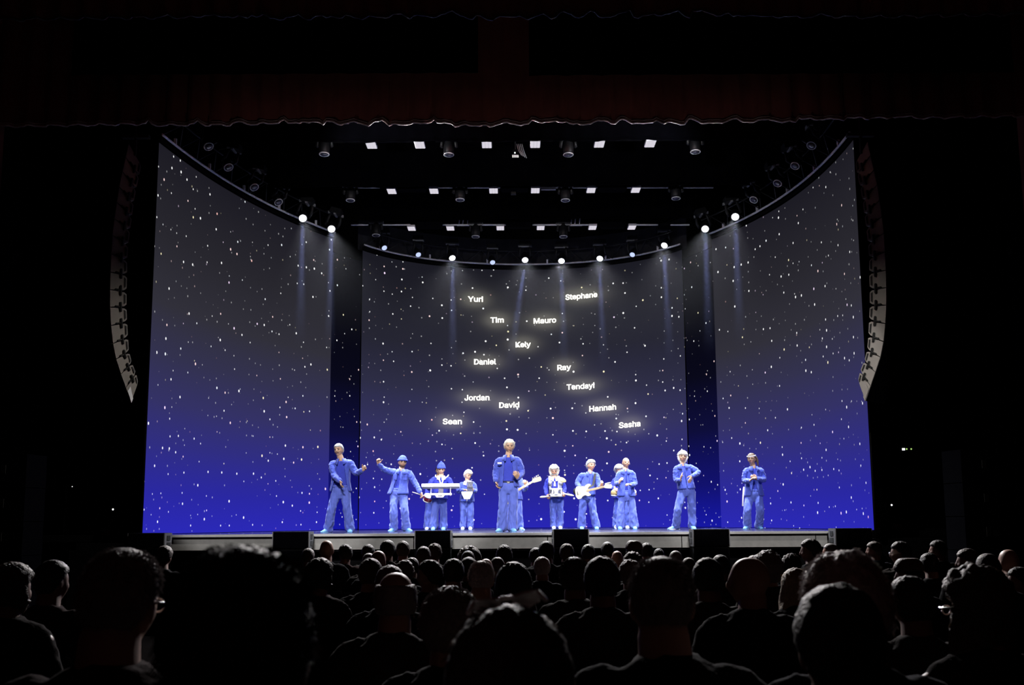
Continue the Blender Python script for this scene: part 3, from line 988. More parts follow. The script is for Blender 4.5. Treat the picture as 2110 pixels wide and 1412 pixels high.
# curved masking above the back screen
n = len(plan_back)
b = MB()
vs, fs = [], []
root = thing('masking_curtain', (plan_back[n // 2].x, plan_back[n // 2].y, HT), 'dark curved masking cloth above the back screen', 'curtain')
o0 = Vector(root.location)
for i in range(n):
    d = (plan_back[min(i + 1, n - 1)] - plan_back[max(i - 1, 0)]).normalized()
    nr_ = Vector((d.y, -d.x, 0))
    for zz in (HT - 0.1, HT + 0.8):
        vs.append(plan_back[i] - nr_ * (0.16 + 0.015 * math.sin(i * 1.9)) + Vector((0, 0, zz)) - o0)
for i in range(n - 1):
    fs.append((2 * i, 2 * i + 2, 2 * i + 3, 2 * i + 1))
b.add(vs, fs)
me = processed(b, [('SOLIDIFY', dict(thickness=0.01, offset=0))], 'cloth')
link('cloth', me, mat('charcoal_cloth', (0.022, 0.022, 0.027), 0.95), root)
# black legs beside the screens and a black back cloth
for sx, lab in ((-1, 'black side curtain between the left loudspeaker array and the left screen'), (1, 'black side curtain between the right loudspeaker array and the right screen')):
    xx0, xx1 = (-10.4, -6.95) if sx < 0 else (6.75, 10.4)
    drape('wing_curtain', xx0, xx1, 23.6, 12.5, lambda x: ZS + 0.02, M['drape'], lab, 0.06, 9, 20 + sx, nz=3, step=0.08)
drape('back_curtain', -10, 10, 35.2, 12.5, lambda x: 0.0, M['drape'], 'black cloth hung behind the back screen', 0.05, 30, 31, nz=2, step=0.12)


# ------------------------------------------------------------------ line arrays
outer = [(265.8, 296), (259.4, 324.5), (252.6, 354), (245.8, 385), (241, 417), (236, 451), (232, 485), (229.7, 523), (228, 561), (227, 597), (227, 633), (229, 671), (233, 708), (239.5, 740), (249.7, 771), (259.4, 799), (270, 831)]
inner = [(291, 338.5), (287, 363), (280.6, 389.5), (275.5, 418), (272, 447), (268, 474), (264.5, 505), (262, 536), (262, 566), (261, 600), (260.7, 633), (262, 663), (263.7, 695), (266, 725), (272, 748), (280.6, 769), (285, 789)]


def line_array(sgn, label):
    def px(p):
        return p if sgn > 0 else (2053 - p[0], p[1] - 4)
    base = P(*px((258, 633)), 20.0)
    u = Vector((0.75 * sgn, 0.66, 0)).normalized()      # from front edge to rear edge of the cabinets
    nrm = Vector((0.66 * sgn, -0.75, 0)).normalized()   # towards the middle of the hall

    def onplane(p):
        r = ray(*px(p))
        c0 = Vector((0, 0, CAM_Z))
        t = (base - c0).dot(nrm) / r.dot(nrm)
        return c0 + r * t
    O = [onplane(p) for p in outer]
    I = [onplane(p) for p in inner]
    top = (O[0] + I[0]) / 2
    root = thing('loudspeaker_array', top, label, 'loudspeaker', 'hanging loudspeaker arrays')
    for i in range(16):
        a, c, d, e = O[i] - top, I[i] - top, I[i + 1] - top, O[i + 1] - top
        gap = 0.02
        A, C, D, E_ = a.lerp(e, gap), c.lerp(d, 0.10), d.lerp(c, 0.06), e.lerp(a, gap)
        b = MB()
        depth = -nrm * 0.78
        # rear corner is chamfered
        C2, D2 = C.lerp(D, 0.12), D.lerp(C, 0.12)
        prof = [A, A.lerp(C, 0.86), C2, D2, E_.lerp(D, 0.86), E_]
        nn = len(prof)
        b.add(prof + [p + depth for p in prof], [tuple(range(nn)), tuple(range(2 * nn - 1, nn - 1, -1))] + [(j, j + nn, (j + 1) % nn + nn, (j + 1) % nn) for j in range(nn)])
        cab = obj('cabinet', b, M['cab'], root)
        # rear handle recess, dark
        h = MB()
        q0, q1 = A.lerp(C, 0.83).lerp(E_.lerp(D, 0.83), 0.14), A.lerp(C, 0.83).lerp(E_.lerp(D, 0.83), 0.86)
        q2, q3 = A.lerp(C, 0.93).lerp(E_.lerp(D, 0.93), 0.78), A.lerp(C, 0.93).lerp(E_.lerp(D, 0.93), 0.22)
        poly = [q0, q1, q2, q3]
        h.add([p + nrm * 0.012 for p in poly] + [p - nrm * 0.02 for p in poly], [(0, 1, 2, 3), (7, 6, 5, 4)] + [(j, j + 4, (j + 1) % 4 + 4, (j + 1) % 4) for j in range(4)])
        obj('handle', h, M['cabdark'], cab)
        # rigging link across the joint below
        if i < 15:
            jn = e.lerp(d, 0.62)
            up, dn = jn.lerp(a.lerp(c, 0.62), 0.26), jn.lerp((O[i + 2].lerp(I[i + 2], 0.62)) - top, 0.26)
            lk = MB().tube([up + nrm * 0.012, jn + nrm * 0.016, dn + nrm * 0.012], [0.024] * 3, n=6)
            lk.tube([jn + nrm * 0.016, e.lerp(d, 0.30).lerp(a.lerp(c, 0.3), 0.05) + nrm * 0.014], [0.018] * 2, n=6)
            obj('rigging_link', lk, M['cabdark'], cab)
        # front grille
        g = MB()
        fo = -u * 0.015
        g.add([A + fo - nrm * 0.02, E_ + fo - nrm * 0.02, E_ + fo + depth * 0.97, A + fo + depth * 0.97, A - nrm * 0.02, E_ - nrm * 0.02, E_ + depth * 0.97, A + depth * 0.97],
              [(0, 1, 2, 3), (7, 6, 5, 4), (0, 4, 5, 1), (2, 6, 7, 3), (1, 5, 6, 2), (0, 3, 7, 4)])
        obj('grille', g, M['grille'], cab)
    # lower plate
    e, d = O[16] - top, I[16] - top
    pl = MB()
    w0, w1 = (O[15] - top).lerp(e, 0.25), e
    q = [w0 + nrm * 0.012, w0.lerp(I[15] - top, 0.30) + nrm * 0.012, w1.lerp(d, 0.22) + nrm * 0.012, w1 + nrm * 0.012]
    pl.add(q + [p + nrm * 0.012 for p in q], [(3, 2, 1, 0), (4, 5, 6, 7)] + [(j, (j + 1) % 4, (j + 1) % 4 + 4, j + 4) for j in range(4)])
    o = obj('end_plate', pl, M['panelwhite'] if sgn > 0 else M['cab'], root)
    fr = MB().box((0, 0, 0.32), (0.5, 0.12, 0.06))
    fr.tube([(0, 0, 0.3), (0, 0, ZC + 0.01 - top.z)], [0.02] * 2, n=6, round_ends=False)
    fr.tube([(0, 0, 0.32), (0, 0, -0.02)], [0.03] * 2, n=6)
    obj('flying_frame', fr, M['cabdark'], root)
    return root


line_array(1, 'tall curved column of grey loudspeaker cabinets hanging left of the stage')
line_array(-1, 'tall curved column of grey loudspeaker cabinets hanging right of the stage')

# ------------------------------------------------------------------ stage-edge loudspeakers
fills = [(287, 338, 1099, 'leftmost, under the corner of the left screen'), (563, 636, 1096, 'second from the left, behind a big dark head'), (856, 928, 1094, 'third from the left, below the keyboard player'),
         (1141, 1212, 1091, 'third from the right, below the drummer'), (1429, 1502, 1091, 'second from the right, right of the blond dancer'), (1722, 1795, 1089, 'rightmost, under the corner of the right screen')]
YS = 20.55
for x0, x1, yt, lab in fills:
    a, c = P(x0, yt, YS), P(x1, yt, YS)
    if x0 == 287:
        a = P(265, yt, YS)
    w = c.x - a.x
    cx, ztop = (a.x + c.x) / 2, (a.z + c.z) / 2
    h, dpt = 0.30, 0.44
    r_ = thing('front_fill_speaker', (cx, YS, ztop - h), 'low black loudspeaker on the stage edge, ' + lab, 'loudspeaker', 'loudspeakers along the stage edge')
    obj('cabinet', MB().box((0, dpt / 2, h / 2), (w, dpt, h)), M['black'], r_)
    obj('grille', MB().box((0, -0.012, h / 2), (w - 0.03, 0.02, h - 0.03)), M['grille'], r_)
    for sg in (-1, 1):
        sp = obj('side_panel', MB().box((sg * (w / 2 + 0.008), dpt / 2, h / 2), (0.016, dpt - 0.01, h - 0.005)), M['sidegrey'], r_)
        for zz in (0.30, 0.70):
            obj('handle', MB().box((sg * (w / 2 + 0.018), dpt * 0.5, h * zz), (0.012, 0.19, 0.085)), M['cabdark'], sp)
    zf = floor_z(YS)
    hb = ztop - h - zf - 0.004
    o = thing('subwoofer', (cx, YS + 0.02, zf), 'black bass cabinet before the stage, ' + lab.split(',')[0], 'loudspeaker', 'bass cabinets before the stage')
    obj('cabinet', MB().box((0, dpt / 2, hb / 2), (w + 0.01, dpt, hb)), M['black'], o)
    obj('grille', MB().box((0, -0.012, hb / 2), (w - 0.05, 0.02, hb - 0.06)), M['grille'], o)

# side stacks at the far left and right
for sx, px0, px1, py0, side in ((-1, -2, 60, 936, 'left'), (1, 1986, 2026, 926, 'right')):
    ys = 18.5
    a, c = P(px0, py0, ys), P(px1, py0, ys)
    w, cx = 0.46, (a.x + c.x) / 2
    ztop = a.z
    zf = floor_z(ys)
    hh = (ztop - zf) / 5
    for j in range(5):
        z0 = zf + hh * j
        o = thing('bass_cabinet', (cx, ys, z0), 'dim blue-grey bass cabinet in the stack at the far %s, %s' % (side, ['lowest', 'second from the floor', 'third from the floor', 'fourth from the floor', 'topmost'][j]), 'loudspeaker', 'side stacks of bass cabinets')
        o.rotation_euler.z = R(8 * sx)
        obj('cabinet', MB().box((0, 0.3, hh / 2), (w, 0.6, hh - 0.012), taper=(0.99, 0.99)), M['stackgrey'], o)
        obj('handle', MB().box((-0.16 * sx * -1, -0.006, hh * 0.55), (0.07, 0.02, 0.14)), M['cabdark'], o)

# little equipment with pilot lights in the dark wings
for (px, py, kind, lab) in ((232, 1050, 'pilot', 'small black box with one white pilot light, left of the left screen'), (148, 1003, 'pilot', 'tiny black unit with a faint light near the far left stack'),
                            (1838, 1041, 'pilot', 'small black box with one white pilot light, right of the right screen'), (1868, 926, 'green', 'black rack top with a white and two green lights in the right wing')):
    cp = P(px, py, 22.8)
    big = kind == 'green'
    zf = ZS - 0.01
    r_ = thing('equipment_rack', (cp.x, 22.8, zf), lab, 'equipment')
    w = 0.42 if big else 0.26
    htop = cp.z - zf + 0.05
    obj('rack_case', MB().box((0.06 if big else 0, 0.22, htop / 2), (w, 0.4, htop)), M['black'], r_)
    if big:
        obj('display', MB().box((-0.06, 0.0, htop - 0.05), (0.05, 0.03, 0.045)), M['pilot'], r_)
        for j in (0.01, 0.1):
            obj('pilot_light', MB().lathe([(0, 0.016), (0.01, 0.012)], (j, 0.02, htop - 0.045), (0, -1, 0), 10), M['pilotgreen'], r_)
    else:
        obj('pilot_light', MB().lathe([(0, 0.02 if px != 148 else 0.01), (0.012, 0.014 if px != 148 else 0.006)], (0, 0.02, htop - 0.05), (0, -1, 0), 10), M['pilot'], r_)
for (px, py, side) in ((218, 1097, 'left'), (1852, 1088, 'right')):
    cp = P(px, py, 22.5)
    r_ = thing('monitor_wedge', (cp.x, 22.5, ZS - 0.01), 'small grey floor monitor at the %s end of the stage' % side, 'loudspeaker', 'floor monitors')
    obj('cabinet', MB().box((0, 0.1, 0.06), (0.16, 0.2, 0.12), taper=(0.9, 0.5)), M['sidegrey'], r_)
    obj('grille', MB().box((0, -0.0, 0.03), (0.12, 0.01, 0.03)), M['cabdark'], r_)


# thin haze hanging under the rig, lit by the beams
HAZE = True
if HAZE:
    hz = MB().box((0.2, 29.3, 6.7), (11.6, 7.4, 4.5))
    hm = bpy.data.materials.new('haze')
    hm.use_nodes = True
    nt = hm.node_tree
    nt.nodes.clear()
    ho_ = nt.nodes.new('ShaderNodeOutputMaterial')
    vs_ = nt.nodes.new('ShaderNodeVolumeScatter')
    vs_.inputs['Density'].default_value = 0.004
    vs_.inputs['Anisotropy'].default_value = 0.2
    tcz = nt.nodes.new('ShaderNodeTexCoord')
    spz = nt.nodes.new('ShaderNodeSeparateXYZ')
    nt.links.new(tcz.outputs['Object'], spz.inputs[0])
    mrz = nt.nodes.new('ShaderNodeMapRange')
    for i_, v_ in ((1, 5.6), (2, 8.6), (3, 0.0), (4, 0.0013)):
        mrz.inputs[i_].default_value = v_
    nt.links.new(spz.outputs[2], mrz.inputs[0])
    nt.links.new(mrz.outputs[0], vs_.inputs['Density'])
    nt.links.new(vs_.outputs[0], ho_.inputs['Volume'])
    o = obj('haze', hz, hm)
    tag(o, 'thin haze in the light beams under the lighting rig', 'haze')
    o['kind'] = 'stuff'


# ------------------------------------------------------------------ people: building blocks
def head_point(d, detail=True):
    """unit direction -> point on a head (metres, face towards -Y, eyes at z=0)"""
    rx, ry, rz = 0.076, 0.096, 0.118
    x, y, z = d.x * rx, d.y * ry, d.z * rz
    if z < 0:
        t = -z / rz
        x *= 1 - 0.30 * t ** 1.4
        if y > 0:
            y *= 1 - 0.55 * max(0, t - 0.15)
        else:
            y *= 1 - 0.12 * t
    else:
        t = z / rz
        x *= 1 + 0.17 * t ** 1.6
        y = y * (1 + 0.10 * t ** 1.6) + 0.008
        z *= 0.97
    if y < 0:
        f = min(1, -y / 0.05)
        y = -(abs(y) ** 0.9) * (0.09 ** 0.1)
        ax = abs(x)
        if detail:
            y -= 0.024 * f * math.exp(-(x / 0.011) ** 2 - ((z + 0.022) / 0.020) ** 2)
            y -= 0.010 * f * math.exp(-(x / 0.008) ** 2 - ((z + 0.000) / 0.022) ** 2)
            y -= 0.007 * f * math.exp(-((z - 0.024) / 0.010) ** 2 - (ax / 0.045) ** 2)
            y += 0.012 * f * math.exp(-((ax - 0.031) / 0.014) ** 2 - ((z - 0.003) / 0.011) ** 2)
            y -= 0.006 * f * math.exp(-((ax - 0.042) / 0.016) ** 2 - ((z + 0.028) / 0.016) ** 2)
            y -= 0.007 * f * math.exp(-(x / 0.022) ** 2 - ((z + 0.058) / 0.009) ** 2)
            y -= 0.010 * f * math.exp(-(x / 0.022) ** 2 - ((z + 0.098) / 0.016) ** 2)
    return Vector((x, y, z))


def sphere_dirs(n, m):
    ds, fs = [], []
    for i in range(m + 1):
        th = math.pi * i / m
        for j in range(n):
            ph = 2 * math.pi * j / n
            ds.append(Vector((math.sin(th) * math.cos(ph), math.sin(th) * math.sin(ph), math.cos(th))))
    for i in range(m):
        for j in range(n):
            fs.append((i * n + j, (i + 1) * n + j, (i + 1) * n + (j + 1) % n, i * n + (j + 1) % n))
    return ds, fs


def head_add(mb, H):
    """H maps head space to person space"""
    ds, fs = sphere_dirs(28, 22)
    mb.add([H @ head_point(d) for d in ds], fs)
    R3 = H.to_3x3()
    for sg in (-1, 1):
        mb.ell(H @ Vector((sg * 0.077, 0.012, -0.008)), (0.010 * H.median_scale, 0.020 * H.median_scale, 0.033 * H.median_scale), 10, 8, R3.normalized())


HAIR = {}


def hair_mesh(style):
    """hair shell in head space"""
    if style in HAIR:
        return HAIR[style]
    ds, fs = sphere_dirs(40, 30)
    vs = []
    rr = random.Random(style)
    offv = Vector((rr.uniform(0, 50), rr.uniform(0, 50), rr.uniform(0, 50)))

    def sm(a, b_, x):
        t = max(0, min(1, (x - a) / (b_ - a)))
        return t * t * (3 - 2 * t)
    st = style.split('_')
    for d in ds:
        front = -d.y
        z = d.z
        # hairline: high on the forehead, lower at the sides and nape
        line = 0.46 if front > 0.5 else (0.46 - (0.5 - front) * 0.92)
        mask = sm(line - 0.10, line + 0.10, z)
        ear = math.exp(-((d.y - 0.1) / 0.35) ** 2) * (1 if z < 0.05 else 0)
        th, nz_, ns = 0.014, 0.004, 7
        if 'crop' in st:
            th, nz_ = 0.006, 0.002
        if 'short' in st:
            th, nz_ = 0.016, 0.006
        if 'wavy' in st:
            th, nz_, ns = 0.030, 0.014, 6
        if 'curly' in st:
            th, nz_, ns = 0.050, 0.022, 7
        if 'afro' in st:
            th, nz_, ns = 0.085, 0.018, 9
        if 'mane' in st:
            th, nz_, ns = 0.048, 0.020, 6
        if 'flat' in st:
            th, nz_ = 0.022, 0.006
        if 'mane' in st or 'bob' in st:
            ln2 = 0.42
            mask = sm(ln2 - 0.1, ln2 + 0.12, z) if front > 0.30 else sm(-0.95, -0.75, z)
            if 'bob' in st:
                th, nz_ = 0.030, 0.008
        if 'fringe' in st:
            ln2 = 0.30 if front > 0.30 else -0.95
            mask = sm(ln2 - 0.08, ln2 + 0.08, z)
            th, nz_ = 0.030, 0.010
        if 'ring' in st:                       # bald crown, hair round the sides
            mask = sm(-0.55, -0.4, z) * (1 - sm(0.45, 0.7, z)) * sm(-0.55, -0.2, d.y + 0.3)
            th, nz_ = 0.014, 0.005
        nn = noise.noise(d * ns + offv)
        p = head_point(d, False)
        out = th * mask + nz_ * nn * mask - 0.016 * (1 - mask)
        if 'parted' in st and z > 0.6 and abs(d.x - 0.25) < 0.06:
            out -= 0.012
        vs.append(p + d * out)
    me = bpy.data.meshes.new('hair')
    me.from_pydata([tuple(v) for v in vs], [], fs)
    if any(t in st for t in ('strands', 'wavy', 'curly', 'mane', 'afro', 'fringe', 'bob', 'ring')):
        # fine locks that soften the outline
        b = bmesh.new()
        b.from_mesh(me)
        cand = [v for v in vs]
        n_l = 9000 if 'strands' in st else 500
        for k in range(n_l):
            i = rr.randrange(len(ds) - 42)
            u_, v_ = rr.random(), rr.random()
            if u_ + v_ > 1:
                u_, v_ = 1 - u_, 1 - v_
            i1 = i + 1 if (i + 1) % 40 else i - 39
            d = (ds[i] * (1 - u_ - v_) + ds[i1] * u_ + ds[i + 40] * v_).normalized()
            p = vs[i] * (1 - u_ - v_) + vs[i1] * u_ + vs[i + 40] * v_
            base = head_point(d, False)
            if d.z > 0.96:
                continue
            if (p - base).dot(d) < 0.004:
                continue
            big = 'strands' in st
            ln = rr.uniform(0.010, 0.022) if big else rr.uniform(0.012, 0.028)
            flow = (Vector((0, 0.5, -1)) - d * d.dot(Vector((0, 0.5, -1))))
            tdir = (d * rr.uniform(0.15, 0.55) + flow.normalized() * 0.8 + Vector((rr.uniform(-1, 1), rr.uniform(-1, 1), rr.uniform(-1, 1))) * 0.45).normalized()
            sidev = tdir.cross(d)
            if sidev.length < 0.1:
                continue
            sidev.normalize()
            w = 0.0004 if big else 0.0011
            p0 = p - d * 0.003
            a = b.verts.new(p0 - sidev * w)
            c = b.verts.new(p0 + sidev * w)
            e = b.verts.new(p0 + tdir * ln * 0.6 + sidev * w * 0.5)
            g = b.verts.new(p0 + tdir * ln + Vector((0, 0, -0.3 * ln)))
            b.faces.new((a, c, e))
            b.faces.new((a, e, g))
        b.to_mesh(me)
        b.free()
    if 'long' in st:
        b = bmesh.new()
        b.from_mesh(me)
        mb = MB()
        depth = 0.34
        n = 26
        rows = 10
        vs2 = []
        for r_ in range(rows + 1):
            t = r_ / rows
            for j in range(n):
                a = -0.35 * math.pi + 1.7 * math.pi * j / (n - 1) - 0.0
                a = math.pi * (-0.12 + 1.24 * j / (n - 1))
                wv = 1 + 0.06 * math.sin(5 * a + 9 * t) + 0.10 * t * noise.noise(Vector((j * 0.6, t * 3, 1.7)) + offv)
                x = math.cos(a) * (0.100 + 0.050 * t) * wv
                y = math.sin(a) * (0.100 + 0.030 * t) * wv + 0.005
                z = 0.03 - depth * t * (1 - 0.12 * abs(math.cos(a))) + 0.02 * noise.noise(Vector((j * 0.9, 7.7, t))) * t
                vs2.append(Vector((x, y, z)))
        bv = [b.verts.new(v) for v in vs2]
        for r_ in range(rows):
            for j in range(n - 1):
                a = r_ * n + j
                b.faces.new((bv[a], bv[a + 1], bv[a + n + 1], bv[a + n]))
        b.to_mesh(me)
        b.free()
    if 'tail' in st:
        b = bmesh.new()
        b.from_mesh(me)
        t = MB().tube([(0.02, 0.09, 0.06), (0.05, 0.15, 0.05), (0.075, 0.17, -0.03), (0.085, 0.16, -0.13)], [0.022, 0.032, 0.028, 0.010], n=10)
        m2 = t.mesh('x')
        b.from_mesh(m2)
        b.to_mesh(me)
        b.free()
        bpy.data.meshes.remove(m2)
    me.polygons.foreach_set('use_smooth', [True] * len(me.polygons))
    me.update()
    HAIR[style] = me
    return me


def hand_add(mb, w, f, n, k=1.0, curl=0.5, flip=1):
    """hand at wrist w, fingers along f, palm facing n; curl 0 flat .. 1.4 fist"""
    f = Vector(f).normalized()
    n = Vector(n)
    n = (n - f * n.dot(f)).normalized()
    s = f.cross(n) * flip
    mb.tube([w - f * 0.015 * k, w + f * 0.03 * k, w + f * 0.07 * k, w + f * 0.095 * k], [(0.026 * k, 0.019 * k), (0.036 * k, 0.017 * k), (0.043 * k, 0.016 * k), (0.041 * k, 0.014 * k)], n=12, ref=s)
    lens = [0.070, 0.082, 0.077, 0.058]
    for i, ln in enumerate(lens):
        base = w + f * (0.092 - 0.006 * abs(i - 1.3)) * k + s * (0.031 - 0.0205 * i) * k
        d = (f + s * (0.10 - 0.07 * i)).normalized()
        pts = [base - f * 0.012 * k, base]
        a = 0
        for seg, fr in enumerate((0.45, 0.32, 0.23)):
            a += curl * (0.55, 0.9, 0.7)[seg]
            dd = d * math.cos(a) + n * math.sin(a)
            pts.append(pts[-1] + dd * ln * fr * k)
        mb.tube(pts, [0.0098 * k, 0.0100 * k, 0.0094 * k, 0.0086 * k, 0.0074 * k], n=8, ref=s)
    b0 = w + f * 0.022 * k + s * 0.030 * k
    d1 = (s * 0.75 + f * 0.62 + n * 0.35).normalized()
    d2 = (f * 0.85 + s * 0.15 + n * (0.35 + 0.4 * min(curl, 1))).normalized()
    mb.tube([b0, b0 + d1 * 0.040 * k, b0 + d1 * 0.040 * k + d2 * 0.028 * k, b0 + d1 * 0.040 * k + d2 * 0.052 * k], [0.0155 * k, 0.0125 * k, 0.0108 * k, 0.0085 * k], n=8)


def head_matrix(center, yaw=0, pitch=0, roll=0, k=1.0):
    """yaw>0 turns the face to the image right, pitch>0 looks up, roll>0 leans to the image right"""
    return Matrix.Translation(center) @ (Matrix.Rotation(R(yaw), 4, 'Z') @ Matrix.Rotation(R(roll), 4, 'Y') @ Matrix.Rotation(R(-pitch), 4, 'X')) @ Matrix.Scale(k, 4)


def face_parts(root, H, skin_lip=True, brow='hairdark', moustache=None, beard=None, mouth=True):
    def pl(name, mb, m, label=None):
        o = obj(name, mb, M[m], root, True)
        if label:
            o['label'] = label
        return o
    R3 = H.to_3x3()
    k = H.median_scale
    for sg in (-1, 1):
        c = H @ Vector((sg * 0.031, -0.079, 0.002))
        pl('eye', MB().ell(c, (0.0145 * k, 0.007 * k, 0.0065 * k), 10, 6, R3.normalized()), 'eye')
        pts = [H @ Vector((sg * x, y, z)) for x, y, z in ((0.014, -0.097, 0.022), (0.031, -0.095, 0.028), (0.048, -0.080, 0.022))]
        pl('eyebrow', MB().tube(pts, [0.0042 * k, 0.005 * k, 0.003 * k], n=6), brow)
    if mouth:
        pts = [H @ Vector((x, -0.098 + abs(x) * 0.35, -0.058 + abs(x) * 0.1)) for x in (-0.026, -0.012, 0, 0.012, 0.026)]
        pl('mouth', MB().tube(pts, [(0.002 * k, 0.003 * k), (0.004 * k, 0.0045 * k), (0.005 * k, 0.005 * k), (0.004 * k, 0.0045 * k), (0.002 * k, 0.003 * k)], n=8), 'lip_skin')
    if moustache:
        pts = [H @ Vector((x, -0.103 + abs(x) * 0.35, -0.044 - abs(x) * 0.25)) for x in (-0.034, -0.016, 0, 0.016, 0.034)]
        pl('moustache', MB().tube(pts, [0.004 * k, 0.009 * k, 0.0075 * k, 0.009 * k, 0.004 * k], n=8), moustache)
    if beard:
        ds, fs = sphere_dirs(24, 18)
        vs = []
        for d in ds:
            z = d.z
            m_ = max(0, min(1, (-0.30 - z) / 0.15)) * max(0, min(1, (0.25 - d.y) / 0.2))
            if -0.62 < z < -0.4 and abs(d.x) < 0.25 and d.y < -0.5:
                m_ *= 0.3
            p = head_point(d)
            vs.append(H @ (p + d * (0.008 * m_ - 0.012 * (1 - m_)) + Vector((0, 0, -0.006 * m_ * max(0, -z)))))
        pl('beard', MB().add(vs, fs), beard)


def limb(mb, pts, radii, n=12):
    """limb through joints with extra points so the bend stays round"""
    P2, R2 = [], []
    for i in range(len(pts) - 1):
        for t in (0, 0.33, 0.66):
            P2.append(pts[i].lerp(pts[i + 1], t))
            R2.append(radii[i] + (radii[i + 1] - radii[i]) * t)
    P2.append(pts[-1])
    R2.append(radii[-1])
    # round the bend
    Q = [p.copy() for p in P2]
    for i in range(1, len(P2) - 1):
        Q[i] = P2[i] * 0.6 + (P2[i - 1] + P2[i + 1]) * 0.2
    mb.tube(Q, R2, n=n)


def torso_rings(hc, nb, hipx, shx, levels, k, fwd_tilt=0):
    """levels: (t, rx, ry, fwd); returns [(center, right, fwd, rx, ry)]"""
    up = (nb - hc)
    L_ = up.length
    upn = up / L_
    out = []
    for lv in levels:
        t, rx, ry = lv[:3]
        fo = lv[3] if len(lv) > 3 else 0
        tt = max(0, min(1, t))
        r_ = (hipx.lerp(shx, tt)).normalized()
        fw = r_.cross(upn)
        if fw.y > 0 and abs(fw.y) > 0.3:
            fw = -fw
        fw.normalize()
        bow = math.sin(math.pi * tt) * 0.02
        out.append((hc + up * t - fw * bow + fw * fo, r_, fw, rx, ry))
    return out


PERSONS = {}


